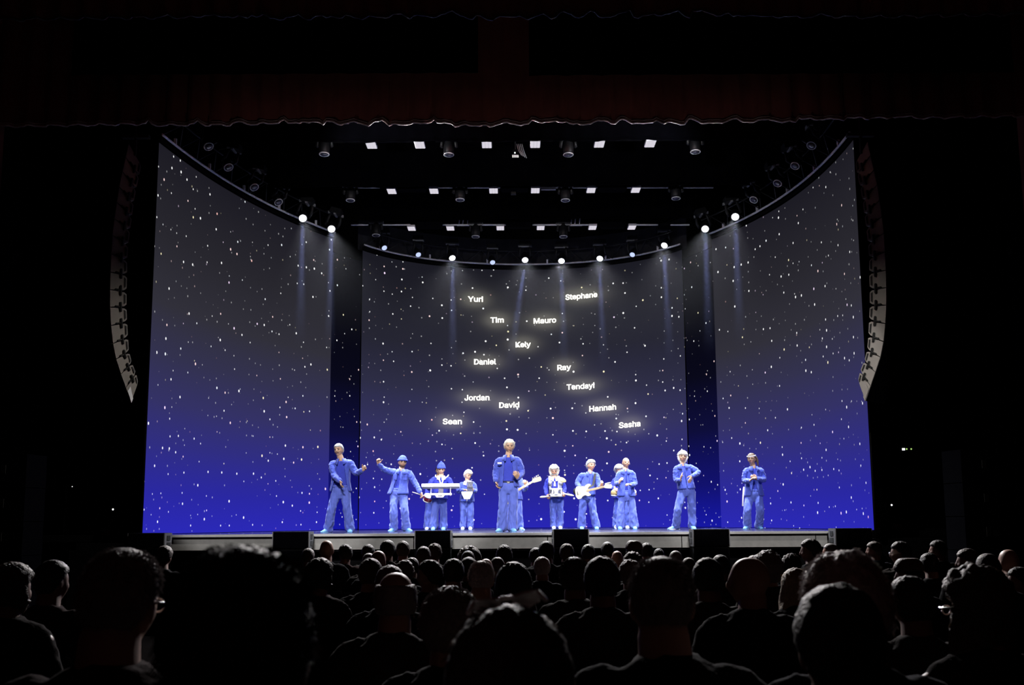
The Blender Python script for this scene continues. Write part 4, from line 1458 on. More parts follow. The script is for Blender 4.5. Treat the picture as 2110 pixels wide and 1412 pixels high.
def performer(spec):
    Y = spec['Y']
    J = {}
    for nm, v in spec['j'].items():
        dy = v[2] if len(v) > 2 else 0.0
        J[nm] = P(v[0], v[1], Y + dy)
    origin = Vector(((J['ankL'].x + J['ankR'].x) / 2, Y, ZS))
    for nm in J:
        J[nm] = J[nm] - origin
    k = spec.get('k', 1.0)
    root = thing('person', origin, spec['label'], 'person', spec.get('group', 'performers on the stage'))
    hc, nb, shL, shR = J['hip'], J['neck'], J['shL'], J['shR']
    hipL, hipR = J['hipL'], J['hipR']
    for a in ('ankL', 'ankR'):
        J[a].z = 0.105 * k + spec.get('lift', {}).get(a, 0)
    hipx, shx = (hipR - hipL).normalized(), (shR - shL).normalized()
    sw = (shR - shL).length / 2
    top, chin = J['top'], J['chin']
    upv = (top - chin).normalized()
    hk = spec.get('hk', k * 1.12)
    hcen = chin + upv * 0.103 * hk + Vector((0, 0.02, 0))
    H = head_matrix(hcen, *spec.get('head', (0, 0, 0)), hk)
    skin = M[spec.get('skin', 'skin')]
    # --- body
    mb = MB()
    head_add(mb, H)
    for (c, r_, fw, rx, ry) in [0] and []:
        pass
    lv = [(-0.16, .10, .085), (-0.08, .145, .105), (0, .15, .11), (.3, .13, .10), (.6, .15, .112), (.8, .155, .10), (.92, .11, .08), (1.0, .065, .062)]
    rings = torso_rings(hc, nb, hipx, shx, lv, k)
    mb.tube([q[0] for q in rings], [(q[3] * k, q[4] * k) for q in rings], n=20, ref=hipx)
    neck_top = H @ Vector((0, 0.018, -0.075))
    mb.tube([nb - Vector((0, 0, 0.07 * k)), nb, nb.lerp(neck_top, 0.6), neck_top], [0.072 * k, 0.066 * k, 0.062 * k, 0.060 * k], n=14)
    arms = {}
    for sd in 'LR':
        sh, el, wr = J['sh' + sd], J['elb' + sd], J['wri' + sd]
        # keep arm lengths human
        limb(mb, [sh, el, wr], [0.052 * k, 0.041 * k, 0.027 * k])
        hd = spec['hands'][sd]
        hand_add(mb, wr, hd[0], hd[1], k * 1.12, hd[2], hd[3] if len(hd) > 3 else (1 if sd == 'L' else -1))
        arms[sd] = (sh, el, wr)
        limb(mb, [J['hip' + sd], J['kne' + sd], J['ank' + sd]], [0.080 * k, 0.055 * k, 0.040 * k])
        toe = Vector(spec.get('toe', {}).get(sd, (0, -1, 0))).normalized()
        a = J['ank' + sd]
        mb.tube([a + Vector((0, 0, -0.03 * k)) - toe * 0.03, a + toe * 0.05 * k + Vector((0, 0, -0.065 * k)), a + toe * 0.12 * k + Vector((0, 0, -0.082 * k))], [0.028 * k, 0.022 * k, 0.015 * k], n=10)
    me = remeshed(mb, 0.0085, 'body', 2)
    link('body', me, skin, root)
    face_parts(root, H, brow=spec.get('brow', 'hairdark'), moustache=spec.get('moustache'), beard=spec.get('beard'))
    # --- hair / hats
    if spec.get('hair'):
        hs, hm = spec['hair']
        o = link('hair', hair_mesh(hs), M[hm], root)
        o.matrix_local = H
    hat = spec.get('hat')
    if hat:
        ds, fs = sphere_dirs(32, 22)
        vs = []
        for d in ds:
            p = head_point(d, False)
            ln = 0.42 if hat == 'cap' else 0.32
            m_ = max(0, min(1, (d.z - ln + 0.25 * max(0, d.y) + 0.06) / 0.1))
            up_ = 0.022 if hat == 'cap' else 0.030
            ex = max(0, d.z) ** 3 * (0.012 if hat == 'cap' else 0.035)
            vs.append(H @ (p + d * (up_ * m_ - 0.018 * (1 - m_)) + Vector((0, 0, ex))))
        o = obj('knit_hat' if hat == 'beanie' else 'cap', MB().add(vs, fs), M['knit'], root, True)
        cuff = MB().tube([H @ Vector((math.cos(a) * 0.096, math.sin(a) * 0.116 + 0.008, 0.042 - 0.020 * math.sin(a))) for a in np.linspace(0, 2 * math.pi, 25)], [(0.011, 0.022)] * 25, n=8, round_ends=False)
        obj('hat_band', cuff, M['knit'], o, True)
        if hat == 'beanie':
            obj('bobble', MB().ell(H @ Vector((0, 0.01, 0.178)), (0.028, 0.028, 0.024), 10, 8), M['knit'], o, True)
    # --- shirt
    lv = [(-0.02, .168, .122), (.12, .160, .118), (.35, .150, .114), (.62, .165, .124), (.8, .168, .114), (.9, .125, .094), (.97, .088, .082)]
    rings = torso_rings(hc, nb, hipx, shx, lv, k)
    obj('shirt', MB().tube([q[0] for q in rings], [(q[3] * k, q[4] * k) for q in rings], n=24, ref=hipx, round_ends=False), M[spec.get('shirt', 'shirt')], root, True)
    # --- trousers
    tb = MB()
    hem = spec.get('hem', 0.105)
    for sd in 'LR':
        h_, kn, an = J['hip' + sd], J['kne' + sd], J['ank' + sd]
        hemp = an + Vector((0, 0.012, -0.050 * k))
        limb(tb, [h_ + Vector((0, 0, -0.02)), kn, hemp], [0.097 * k, 0.076 * k, hem * 0.84 * k], n=16)
    lv = [(-0.30, .12, .10), (-0.16, .175, .128), (-0.04, .178, .134), (.06, .168, .128), (0.10, .164, .124)]
    rings = torso_rings(hc, nb, hipx, shx, lv, k)
    tb.tube([q[0] for q in rings], [(q[3] * k, q[4] * k) for q in rings], n=20, ref=hipx, round_ends=False)
    me = remeshed(tb, 0.0135, 'trousers', 4)

    def tf(p):
        return 0.7 + 0.9 * math.exp(-((p.z - 0.12) / 0.12) ** 2) + 0.7 * math.exp(-((p.z - J['kneL'].z) / 0.12) ** 2)
    wrinkle(me, 0.014, 13, 13, 4.5, spec['seed'], tf)
    link('trousers', me, M['trouser'], root)
    # belt / waistband
    rings = torso_rings(hc, nb, hipx, shx, [(.085, .172, .132), (.125, .169, .129)], k)
    wb = MB()
    for q in rings:
        pass
    ring_pts = [rings[0][0].lerp(rings[1][0], 0.5) + rings[0][1] * (0.173 * k * math.sin(a)) + rings[0][2] * (0.133 * k * math.cos(a)) for a in np.linspace(0, 2 * math.pi, 29)]
    wb.tube(ring_pts, [(0.008, 0.019)] * 29, n=8, ref=None, round_ends=False)
    belt = obj('belt' if spec.get('belt') else 'waistband', wb, M['belt' if spec.get('belt') else 'trouser'], root, True)
    if spec.get('belt'):
        q = rings[0]
        obj('buckle', MB().box(q[0] + q[2] * 0.142 * k, (0.05, 0.012, 0.035)), M['chrome'], belt)
    # --- jacket: open shell with sleeves
    jm = M[spec.get('jacket', 'jacket')]
    fl = spec.get('flare', 0.0)
    shw = sw / 0.215 if sw else 1
    hemt = spec.get('hem_t', -0.06)
    # opening half-angle at hem / waist / chest / neck
    oh, ow, oc, on_ = spec.get('open', (0.05, 0.05, 0.05, 0.25))
    lvj = [(hemt, .198 + fl, .158 + fl * .6, oh), (hemt + .1, .192 + fl * .8, .152 + fl * .4, oh), (.22, .182 + fl * .3, .146, (oh + ow) / 2), (.42, .180, .144, ow), (.62, .188, .148, (ow + oc) / 2), (.76, .192, .140, oc),
           (.85, .186, .124, oc), (.92, .150, .106, (oc + on_) / 2), (.975, .108, .096, on_), (1.01, .088, .088, on_)]
    off = spec.get('open_side', 0.0)          # opening drifts sideways towards the hem
    rings = torso_rings(hc, nb, hipx, shx, [l[:3] for l in lvj], k)
    jb = MB()
    nseg = 34
    vs, fs = [], []
    sd_ = spec['seed']
    for i, (c, r_, fw, rx, ry) in enumerate(rings):
        a0 = lvj[i][3]
        sidea = off * (1 - i / (len(rings) - 1))
        wid = (0.6 + 0.4 * shw) if lvj[i][0] > 0.5 else 1.0
        for j in range(nseg):
            a = sidea + a0 + (2 * math.pi - 2 * a0) * j / (nseg - 1)
            wv = 1 + 0.035 * noise.noise(Vector((math.sin(a) * 2.2, math.cos(a) * 2.2, i * 0.55 + sd_ * 3.1)))
            if i < 2:
                wv += 0.03 * math.sin(5 * a + sd_)
            vs.append(c + r_ * (rx * k * wid * math.sin(a) * wv) + fw * (ry * k * math.cos(a) * wv))
    for i in range(len(rings) - 1):
        for j in range(nseg - 1):
            a = i * nseg + j
            fs.append((a, a + 1, a + nseg + 1, a + nseg))
    jb.add(vs, fs)
    me0 = processed(jb, [('SUBSURF', dict(levels=1)), ('SOLIDIFY', dict(thickness=0.012, offset=0))], 'jacket')
    sb = MB()
    for sd in 'LR':
        sh, el, wr = arms[sd]
        inn = (nb - sh)
        s0 = sh + inn * 0.30 + Vector((0, 0, -0.035 * k))
        cuff = wr + (el - wr).normalized() * 0.012
        limb(sb, [s0, sh + inn * 0.02 + Vector((0, 0, -0.012)), el, cuff], [0.080 * k, 0.070 * k, 0.058 * k, 0.043 * k], n=16)
    me1 = remeshed(sb, 0.0125, 'sleeves', 3)
    wrinkle(me1, 0.010, 15, 15, 15, spec['seed'] + 5)
    b = bmesh.new()
    b.from_mesh(me0)
    b.from_mesh(me1)
    b.normal_update()
    b.to_mesh(me0)
    b.free()
    bpy.data.meshes.remove(me1)
    wrinkle(me0, 0.007, 9, 9, 7, spec['seed'] + 9)
    me0.polygons.foreach_set('use_smooth', [True] * len(me0.polygons))
    jo = link('jacket', me0, jm, root)
    # collar: two flaps folded down
    for sg in (-1, 1):
        cb = MB()
        vs, fs = [], []
        c, r_, fw = rings[-1][0], rings[-1][1], rings[-1][2]
        for i, t in enumerate(np.linspace(0, 1, 9)):
            a = on_ * 0.6 + (math.pi - on_ * 0.6) * t
            drop = 0.085 * (1 - t) ** 1.3 + 0.028
            outw = 0.058 * (1 - t) + 0.030
            p0 = c + r_ * (sg * 0.078 * k * math.sin(a)) + fw * (0.080 * k * math.cos(a)) + Vector((0, 0, 0.004 * k))
            rad = (r_ * (sg * math.sin(a)) + fw * math.cos(a)).normalized()
            p1 = p0 + rad * 0.014 + Vector((0, 0, 0.012 * k))
            p2 = p0 + rad * outw * k + Vector((0, 0, -drop * k))
            vs += [p0, p1, p2]
        for i in range(8):
            fs += [(3 * i, 3 * i + 3, 3 * i + 4, 3 * i + 1), (3 * i + 1, 3 * i + 4, 3 * i + 5, 3 * i + 2)]
        cb.add(vs, fs)
        mec = processed(cb, [('SOLIDIFY', dict(thickness=0.008, offset=0))], 'collar')
        mec.polygons.foreach_set('use_smooth', [True] * len(mec.polygons))
        link('collar', mec, M[spec.get('collar', spec.get('jacket', 'jacket'))], jo)
    # chest pockets
    if spec.get('pockets', True):
        for sg in (-1, 1):
            q = torso_rings(hc, nb, hipx, shx, [(.66, .19, .15)], k)[0]
            a = sg * 0.62
            c = q[0] + q[1] * (q[3] * k * math.sin(a)) + q[2] * (q[4] * k * math.cos(a) + 0.006)
            rot = Matrix((q[1] * math.cos(a) - q[2] * math.sin(a), (q[1] * math.sin(a) + q[2] * math.cos(a)), q[1].cross(q[2]) * -1)).transposed()
            if abs(a) > (oc + ow) / 2 + 0.12:
                obj('pocket', MB().box(c, (0.10 * k, 0.012, 0.12 * k), rot), jm, jo)
    # --- shoes
    for sd in 'LR':
        a = J['ank' + sd].copy()
        toe = Vector(spec.get('toe', {}).get(sd, (0, -1, 0)))
        toe.z = 0
        toe.normalize()
        sidev = Vector((-toe.y, toe.x, 0))
        lift = spec.get('lift', {}).get('ank' + sd, 0)
        b = MB()
        prof = [(-0.085, .022, .030), (-0.07, .036, .075), (-0.02, .044, .115), (.03, .046, .108), (.09, .051, .074), (.14, .050, .050), (.18, .040, .040), (.20, .018, .026)]
        vs, fs = [], []
        n = 14
        for (u, w_, h_) in prof:
            for j in range(n):
                an = 2 * math.pi * j / n
                zz = h_ / 2 + math.sin(an) * h_ / 2
                zz = max(0.0, zz * 1.12 - 0.006)
                vs.append(Vector((a.x, a.y, 0)) + toe * u * k + sidev * (w_ * math.cos(an)) * k + Vector((0, 0, zz * k + max(0, lift))))
        for i in range(len(prof) - 1):
            for j in range(n):
                x0, x1 = i * n + j, i * n + (j + 1) % n
                fs.append((x0, x1, x1 + n, x0 + n))
        fs.append(tuple(range(n - 1, -1, -1)))
        fs.append(tuple(range((len(prof) - 1) * n, len(prof) * n)))
        b.add(vs, fs)
        so = obj('shoe', b, M[spec.get('shoe', 'shoe')], root, True)
        sl = MB()
        for u, w_ in ((-0.07, .036), (0.0, .044), (.09, .050), (.15, .048)):
            pass
        sl.prism([(-0.088, -0.022), (0.0, -0.044), (0.10, -0.052), (0.17, -0.046), (0.203, 0), (0.17, 0.046), (0.10, 0.052), (0.0, 0.044), (-0.088, 0.022)],
                 (Vector((a.x, a.y, max(0, lift))), toe * k, sidev * k, Vector((0, 0, 1))), 0.0, 0.018)
        obj('sole', sl, M['shoewhite'] if spec.get('whitesole') else M['shoe'], so)
    PERSONS[spec['nm']] = (root, J, origin, rings, H)
    return root


DOWN, UP, FRONT = (0, 0, -1), (0, 0, 1), (0, -1, 0)
SPECS = [
    dict(nm='moustache', Y=23.6, k=1.0, seed=1, label='dancer with grey hair and dark moustache, one fist raised at the waist, leftmost on stage',
         j=dict(top=(697.5, 917), chin=(697.5, 940), neck=(703, 948), shL=(684, 956), shR=(722, 954), elbL=(688, 981, -.12), wriL=(701, 992, -.36), elbR=(734, 977, -.05), wriR=(746, 969.5, -.25),
                hip=(702, 1009), hipL=(693, 1014), hipR=(712, 1014), kneL=(683, 1050, -.12), kneR=(715, 1050, -.10), ankL=(676.5, 1092), ankR=(721.5, 1092, .02)),
         hands=dict(L=((.25, -.5, -.8), (.6, -.2, -.2), .5), R=((.75, -.4, .5), (-.5, -.8, .1), 1.35)), head=(-14, 4, -6), hair=('short_a', 'hairgrey'), moustache='hairbrown', brow='hairbrown',
         open=(.95, .72, .5, .6), flare=.02, toe=dict(L=(-.6, -.8, 0), R=(.05, -1, 0)), collar='jacket'),
    dict(nm='flatcap', Y=25.4, k=.97, seed=2, label='dancer in a round blue cap, arm stretched out to the left with raised fist',
         j=dict(top=(828, 942), chin=(830, 963.5), neck=(827, 969), shL=(808, 972), shR=(843, 974), elbL=(792, 968.5, -.08), wriL=(780, 957, -.18), elbR=(855.5, 996, .0), wriR=(866.5, 1016, -.14),
                hip=(821, 1013), hipL=(813, 1018), hipR=(830, 1018), kneL=(811, 1053, -.14), kneR=(834, 1054, -.14), ankL=(811.5, 1092), ankR=(837, 1092)),
         hands=dict(L=((-.12, -.25, 1), (.5, -.85, 0), 1.35), R=((.4, -.35, -.8), (-.6, -.5, 0), 1.1)), head=(16, -6, 4), hair=('crop_b', 'hairdark'), hat='cap', beard='hairbrown',
         open=(.34, .30, .18, .4), open_side=-.38, flare=.035, hem_t=-.12, toe=dict(L=(-.45, -.9, 0), R=(.7, -.75, 0))),
    dict(nm='keys', Y=28.6, k=.96, seed=3, label='keyboard player in a blue knit hat with bobble, standing behind a white keyboard',
         j=dict(top=(909.5, 956), chin=(909, 977.5), neck=(909, 982.5), shL=(893, 988), shR=(925.5, 988), elbL=(882.5, 1008, -.05), wriL=(891, 999.5, -.34), elbR=(932.5, 1007, -.05), wriR=(924, 999.5, -.34),
                hip=(905.5, 1027), hipL=(899, 1031), hipR=(913, 1031), kneL=(896, 1060, -.05), kneR=(914, 1060, -.05), ankL=(893, 1090), ankR=(914, 1090)),
         hands=dict(L=((.25, -1, -.1), (0, 0, -1), .5), R=((-.25, -1, -.1), (0, 0, -1), .5)), head=(0, -8, 0), hat='beanie', hair=('crop_c', 'hairdark'), jacket='jacketdark', collar='white', flare=.02, pockets=False),  # white collar paints in the strong top light on the jacket edge
    dict(nm='reddrummer', Y=29.7, k=.93, seed=4, label='partly hidden musician with a red drum behind the keyboard player',
         j=dict(top=(905, 960), chin=(904.5, 979), neck=(902, 985), shL=(888.5, 991), shR=(917, 990), elbL=(880.5, 1009, -.05), wriL=(879, 1023.5, -.32), elbR=(919, 1010, 0), wriR=(905, 1020, -.2),
                hip=(890.5, 1028), hipL=(885, 1032), hipR=(896.5, 1032), kneL=(881.5, 1061, -.06), kneR=(897, 1061, -.04), ankL=(880, 1089), ankR=(896, 1089)),
         hands=dict(L=((.2, -.6, -.5), (.6, -.2, -.6), 1.0), R=((-.6, -.6, -.2), (0, -.3, -1), .8)), head=(0, 0, 0), hair=('short_d', 'hairdark'), jacket='jacketdark', shoe='shoewhite', pockets=False),
    dict(nm='frameplayer', Y=28.5, k=.89, seed=5, label='musician with wavy blond hair holding a pale shield-shaped instrument, right of the keyboard player',
         j=dict(top=(963.5, 969), chin=(965.5, 988.5), neck=(963.5, 993), shL=(949.5, 999), shR=(976, 998), elbL=(943, 1014, -.02), wriL=(955.5, 1010, -.22), elbR=(979.5, 1013, -.05), wriR=(975.5, 1011, -.25),
                hip=(962, 1032), hipL=(955, 1037), hipR=(969, 1037), kneL=(954.5, 1064, -.05), kneR=(969.5, 1064, -.05), ankL=(953.5, 1091), ankR=(969.5, 1091)),
         hands=dict(L=((.8, -.5, .05), (.1, -.2, -1), .8), R=((-.35, -.7, .5), (-.9, .1, 0), .8)), head=(34, -16, 8), hair=('wavy_e', 'hairblond'), brow='hairbrown', shoe='shoewhite', collar='white', hem=.085, pockets=False),
    dict(nm='singer', Y=23.0, k=1.03, seed=6, label='singer with swept white hair in an open blue jacket, tallest figure at stage centre',
         j=dict(top=(1049.5, 908), chin=(1049.5, 933), neck=(1047.5, 940.5), shL=(1027.5, 950), shR=(1067, 949), elbL=(1021.5, 975.5, .02), wriL=(1022.5, 993, -.12), elbR=(1076, 974, .04), wriR=(1067, 986, -.24),
                hip=(1047.5, 1000), hipL=(1038.5, 1007), hipR=(1058, 1007), kneL=(1036, 1049, -.04), kneR=(1057, 1049, -.04), ankL=(1033.5, 1088), ankR=(1055.5, 1088)),
         hands=dict(L=((.2, -.25, -1), (.8, -.3, 0), .8), R=((-.35, -.6, .65), (-.4, .1, .5), .75)), head=(7, 2, 2), hair=('flat_wavy_k', 'hairwhite'), brow='hairgrey', belt=True,
         open=(.62, .58, .46, .55), hem_t=-.06, hem=.112, toe=dict(L=(-.45, -.9, 0), R=(.25, -1, 0))),
    dict(nm='bassist', Y=26.2, k=.95, seed=7, label='bass player almost hidden behind the white-haired singer, only one arm and leg in view',
         j=dict(top=(1055, 951), chin=(1055, 972), neck=(1056, 977.5), shL=(1041.5, 983), shR=(1070.5, 987), elbL=(1037, 1008, -.05), wriL=(1045, 1021, -.30), elbR=(1080, 1011.5, -.12), wriR=(1084.5, 1002, -.30),
                hip=(1059, 1027), hipL=(1051.5, 1031), hipR=(1067, 1031), kneL=(1051, 1059, -.04), kneR=(1069, 1059, -.04), ankL=(1051, 1088), ankR=(1070.5, 1088)),
         hands=dict(L=((.6, -.5, -.3), (.1, .6, -.6), .9), R=((-.3, -.3, .85), (-.3, .9, .2), .9)), head=(0, 0, 0), hair=('short_f', 'hairdark'), whitesole=True, toe=dict(L=(0, -1, 0), R=(.5, -.85, 0)), pockets=False),
    dict(nm='snare', Y=29.0, k=.94, seed=8, label='drummer with big white curly hair and beard, snare rig strapped to the front',
         j=dict(top=(1141.5, 960.5), chin=(1142, 980), neck=(1142.5, 984.5), shL=(1129.5, 990), shR=(1156, 990), elbL=(1124, 1007, .02), wriL=(1126.5, 1020.5, -.20), elbR=(1163, 1006, .02), wriR=(1162, 1016, -.22),
                hip=(1146, 1025), hipL=(1139.5, 1028), hipR=(1153.5, 1028), kneL=(1140, 1058, -.05), kneR=(1154.5, 1058, -.05), ankL=(1141, 1089), ankR=(1154.5, 1089)),
         hands=dict(L=((.3, -.6, -.6), (.8, .1, -.4), 1.2), R=((.1, -.7, -.5), (-.8, .1, -.4), 1.2)), head=(0, -10, 0), hair=('mane_l', 'hairwhite'), beard='hairgrey', skin='skintan', brow='hairgrey',
         jacket='jacketdark', collar='white', pockets=False, shoe='shoewhite', hem=.085),
    dict(nm='guitarist', Y=27.5, k=.97, seed=9, label='guitarist with dark grey hair playing a cream electric guitar, smiling to the right',
         j=dict(top=(1217, 947.5), chin=(1219, 969.5), neck=(1216, 974.5), shL=(1198, 980), shR=(1229.5, 980), elbL=(1188.5, 996, .02), wriL=(1195.5, 1005, -.22), elbR=(1235, 1006, -.12), wriR=(1237.5, 1003.5, -.34),
                hip=(1210, 1020), hipL=(1202.5, 1024), hipR=(1217.5, 1024), kneL=(1200, 1056, -.06), kneR=(1222.5, 1057, -.06), ankL=(1198.5, 1089), ankR=(1229, 1089)),
         hands=dict(L=((.75, -.45, -.5), (.2, .8, -.3), .5), R=((.3, -.25, .75), (-.6, .7, .2), .9)), head=(24, 6, 6), hair=('wavy_g', 'hairgrey'), skin='skintan', open=(.04, .04, .05, .5), flare=.0, hem_t=-.02, pockets=False),
    dict(nm='whitecurls', Y=28.7, k=.94, seed=10, label='musician with white curly hair holding a tan rattle, half hidden behind the shaven-headed dancer',
         j=dict(top=(1276, 961), chin=(1276.5, 980), neck=(1279, 985), shL=(1266, 991), shR=(1294, 990), elbL=(1261, 1007, -.08), wriL=(1266, 1007.5, -.34), elbR=(1303, 1008, -.02), wriR=(1306, 1014, -.2),
                hip=(1280, 1026), hipL=(1273.5, 1030), hipR=(1287.5, 1030), kneL=(1270.5, 1060, -.05), kneR=(1290.5, 1060, -.05), ankL=(1269, 1090), ankR=(1292, 1090)),
         hands=dict(L=((.2, -.8, -.2), (.4, 0, -.9), 1.0), R=((.3, -.6, -.3), (-.6, 0, -.6), 1.2)), head=(-10, -5, -4), hair=('curly_h', 'hairwhite'), skin='skintan', brow='hairgrey', jacket='jacketdark', shoe='shoewhite', pockets=False, hem=.09),
    dict(nm='bald', Y=27.3, k=.96, seed=11, label='shaven-headed dancer with both forearms bent before the chest, fourth person from the right',
         j=dict(top=(1289.5, 944), chin=(1290.5, 964), neck=(1288.5, 969.5), shL=(1276, 976), shR=(1303, 975), elbL=(1269, 998, -.02), wriL=(1275.5, 995.5, -.26), elbR=(1309, 998.5, -.02), wriR=(1300, 999.5, -.28),
                hip=(1290.5, 1018), hipL=(1282.5, 1022), hipR=(1299.5, 1022), kneL=(1279, 1055, -.06), kneR=(1304, 1055, -.06), ankL=(1277, 1089.5), ankR=(1307.5, 1089.5)),
         hands=dict(L=((.35, -.5, .75), (.8, .2, .1), .75), R=((-.75, -.55, .2), (0, .3, -1), .95)), head=(10, 4, 0), open=(.22, .12, .08, .35), flare=.03, hem_t=-.10, hem=.115, brow='hairbrown'),
    dict(nm='blond', Y=26.0, k=.99, seed=12, label='dancer with shaggy white-blond hair, elbow lifted out, stepping to the left',
         j=dict(top=(1407, 934), chin=(1407, 953), neck=(1406.5, 958.5), shL=(1393.5, 966), shR=(1421.5, 963), elbL=(1392.5, 991, -.02), wriL=(1402, 990, -.26), elbR=(1441, 974, -.02), wriR=(1425.5, 982, -.28),
                hip=(1414.5, 1008), hipL=(1405.5, 1013), hipR=(1424, 1012), kneL=(1396.5, 1051, -.15), kneR=(1425.5, 1051, -.04), ankL=(1393, 1089), ankR=(1427, 1089)),
         hands=dict(L=((.15, -.4, .9), (.9, -.1, 0), .2), R=((-.45, -.45, -.8), (-.5, .6, 0), .2)), head=(-4, 8, 4), hair=('fringe_bob_i', 'hairblond'), brow='hairbrown', open=(.05, .05, .05, .45), hem_t=0.0, hem=.10, pockets=False,
         toe=dict(L=(-1, -.25, 0), R=(.1, -1, 0)), whitesole=True),
    dict(nm='ponytail', Y=25.8, k=.97, seed=13, label='dancer with a ponytail and pale headband, hands clasped before the chest, rightmost on stage',
         j=dict(top=(1549.5, 938), chin=(1548.5, 957), neck=(1552.5, 963.5), shL=(1537, 970.5), shR=(1568, 970), elbL=(1533, 992, .0), wriL=(1544.5, 991, -.32), elbR=(1575, 990, .0), wriR=(1559.5, 987, -.32),
                hip=(1553, 1017), hipL=(1545, 1021), hipR=(1562, 1021), kneL=(1539, 1052, -.20), kneR=(1567, 1052, -.20), ankL=(1540.5, 1090), ankR=(1563.5, 1090)),
         hands=dict(L=((.65, -.45, .55), (.5, -.1, -.5), .6), R=((-.7, -.40, .30), (-.5, .5, .1), .75)), head=(-26, 4, -4), hair=('short_tail_j', 'hairbrown'), brow='hairbrown', open=(.45, .14, .22, .5), flare=.03, hem_t=-.10, hem=.10,
         toe=dict(L=(-.55, -.8, 0), R=(.2, -1, 0))),
]
for sp in SPECS:
    performer(sp)

# small fittings of single performers
root, J, og, rings, H = PERSONS['singer']
q = torso_rings(J['hip'], J['neck'], Vector((1, 0, 0)), Vector((1, 0, 0)), [(.78, .19, .15)], 1.03)[0]
obj('name_patch', MB().box(P(1029.5, 954.5, 22.815) - og, (0.085, 0.012, 0.028)), M['paper'], root, label='small white name patch on the chest')
mc = [H @ Vector(v) for v in ((-0.078, -0.0, -0.03), (-0.07, -0.06, -0.05), (-0.035, -0.108, -0.06))]
obj('headset_microphone', MB().tube(mc, [0.004, 0.003, 0.005], n=6), M['strap'], root, True)
root, J, og, rings, H = PERSONS['ponytail']
hb = MB().tube([H @ Vector((math.cos(a) * 0.088, math.sin(a) * 0.110 + 0.004, 0.066 + 0.020 * math.sin(a))) for a in np.linspace(0, 2 * math.pi, 25)], [(0.006, 0.014)] * 25, n=8, round_ends=False)
obj('headband', hb, M['paper'], root, True, label='pale headband')
sp_ = [P(1533, 1004, 25.72) - og, P(1531.5, 1020, 25.70) - og, P(1530.5, 1043, 25.70) - og]
obj('hanging_strap', MB().tube(sp_, [(0.018, 0.008)] * 3, n=8), M['paper'], root, True, label='white strap hanging from the hip')
root, J, og, rings, H = PERSONS['guitarist']
obj('hip_pouch', MB().ell(P(1187.5, 1013, 27.45) - og, (0.075, 0.05, 0.085), 14, 10), M['strap'], root, True, label='black pouch at the hip')


# ------------------------------------------------------------------ instruments
def frame_from(a, c, towards):
    U = (c - a).normalized()
    W = (towards - U * towards.dot(U)).normalized()
    V = W.cross(U)
    return U, V, W


def guitar(name, cbody, cneck, cend, towards, sc, ntune, label, bodymat, width=0.165):
    """body centre, nut, end of headstock in world points"""
    U, V, W = frame_from(cbody, cneck, Vector(towards))
    root = thing(name, cbody, label, 'guitar')
    o = Vector((0, 0, 0))
    L_ = (cneck - cbody).length
    half = [(-0.20, 0.0), (-0.195, 0.075), (-0.15, 0.145), (-0.085, 0.150), (-0.02, 0.105), (0.03, 0.100), (0.085, 0.135), (0.15, 0.155), (0.205, 0.130), (0.19, 0.095), (0.14, 0.075), (0.12, 0.04)]
    low = [(0.12, -0.04), (0.13, -0.075), (0.165, -0.10), (0.15, -0.13), (0.09, -0.13), (0.03, -0.095), (-0.03, -0.105), (-0.10, -0.155), (-0.165, -0.145), (-0.205, -0.075)]
    poly = [(u * sc, v * sc) for u, v in half + low]
    pm = MB().prism(poly, (o, U, V, W), -0.022, 0.022)
    me = processed(pm, [('BEVEL', dict(width=0.008, segments=2))], 'guitar_body')
    link('guitar_body', me, bodymat, root)
    pg = [(u * sc, v * sc) for u, v in ((0.10, 0.05), (0.155, 0.10), (0.10, 0.09), (0.03, 0.04), (-0.05, -0.02), (-0.09, -0.08), (-0.05, -0.085), (0.04, -0.055), (0.11, -0.05))]
    obj('pickguard', MB().prism(pg, (o, U, V, W), 0.022, 0.026), M['paper'], root)
    nk = MB().prism([(0.08 * sc, -0.028), (L_, -0.021), (L_, 0.021), (0.08 * sc, 0.028)], (o, U, V, W), 0.008, 0.034)
    obj('neck', nk, M['maple'], root)
    E_ = (cend - cneck).length
    hp = [(L_, -0.022), (L_ + 0.10 * E_, -0.035), (L_ + 0.45 * E_, -0.055), (L_ + 0.9 * E_, -0.075), (L_ + 1.02 * E_, -0.045), (L_ + 1.0 * E_, 0.02), (L_ + 0.5 * E_, 0.045), (L_ + 0.12 * E_, 0.045), (L_, 0.022)]
    hs = obj('headstock', MB().prism(hp, (o, U, V, W), 0.006, 0.030), M['cream'], root)
    for i in range(ntune):
        t = 0.18 + 0.72 * i / (ntune - 1)
        c = U * (L_ + E_ * t) + V * (0.062 if i % 1 == 0 else 0) + W * 0.016
        obj('tuning_peg', MB().ell(c, (0.016, 0.012, 0.014), 8, 6), M['chrome'], hs, True)
    for u in (-0.10, -0.045, 0.02):
        obj('pickup', MB().prism([((u - .012) * sc, -0.04), ((u + .012) * sc, -0.04), ((u + .012) * sc, 0.04), ((u - .012) * sc, 0.04)], (o, U, V, W), 0.024, 0.032), M['white'], root)
    obj('bridge', MB().prism([(-0.155 * sc, -0.04), (-0.13 * sc, -0.04), (-0.13 * sc, 0.04), (-0.155 * sc, 0.04)], (o, U, V, W), 0.022, 0.036), M['chrome'], root)
    for i in range(ntune):
        v = -0.022 + 0.044 * i / (ntune - 1)
        obj('string', MB().tube([U * (-0.14 * sc) + V * v + W * 0.038, U * L_ + V * v * 0.75 + W * 0.037], [0.0012] * 2, n=4), M['chrome'], root)
    return root, U, V, W


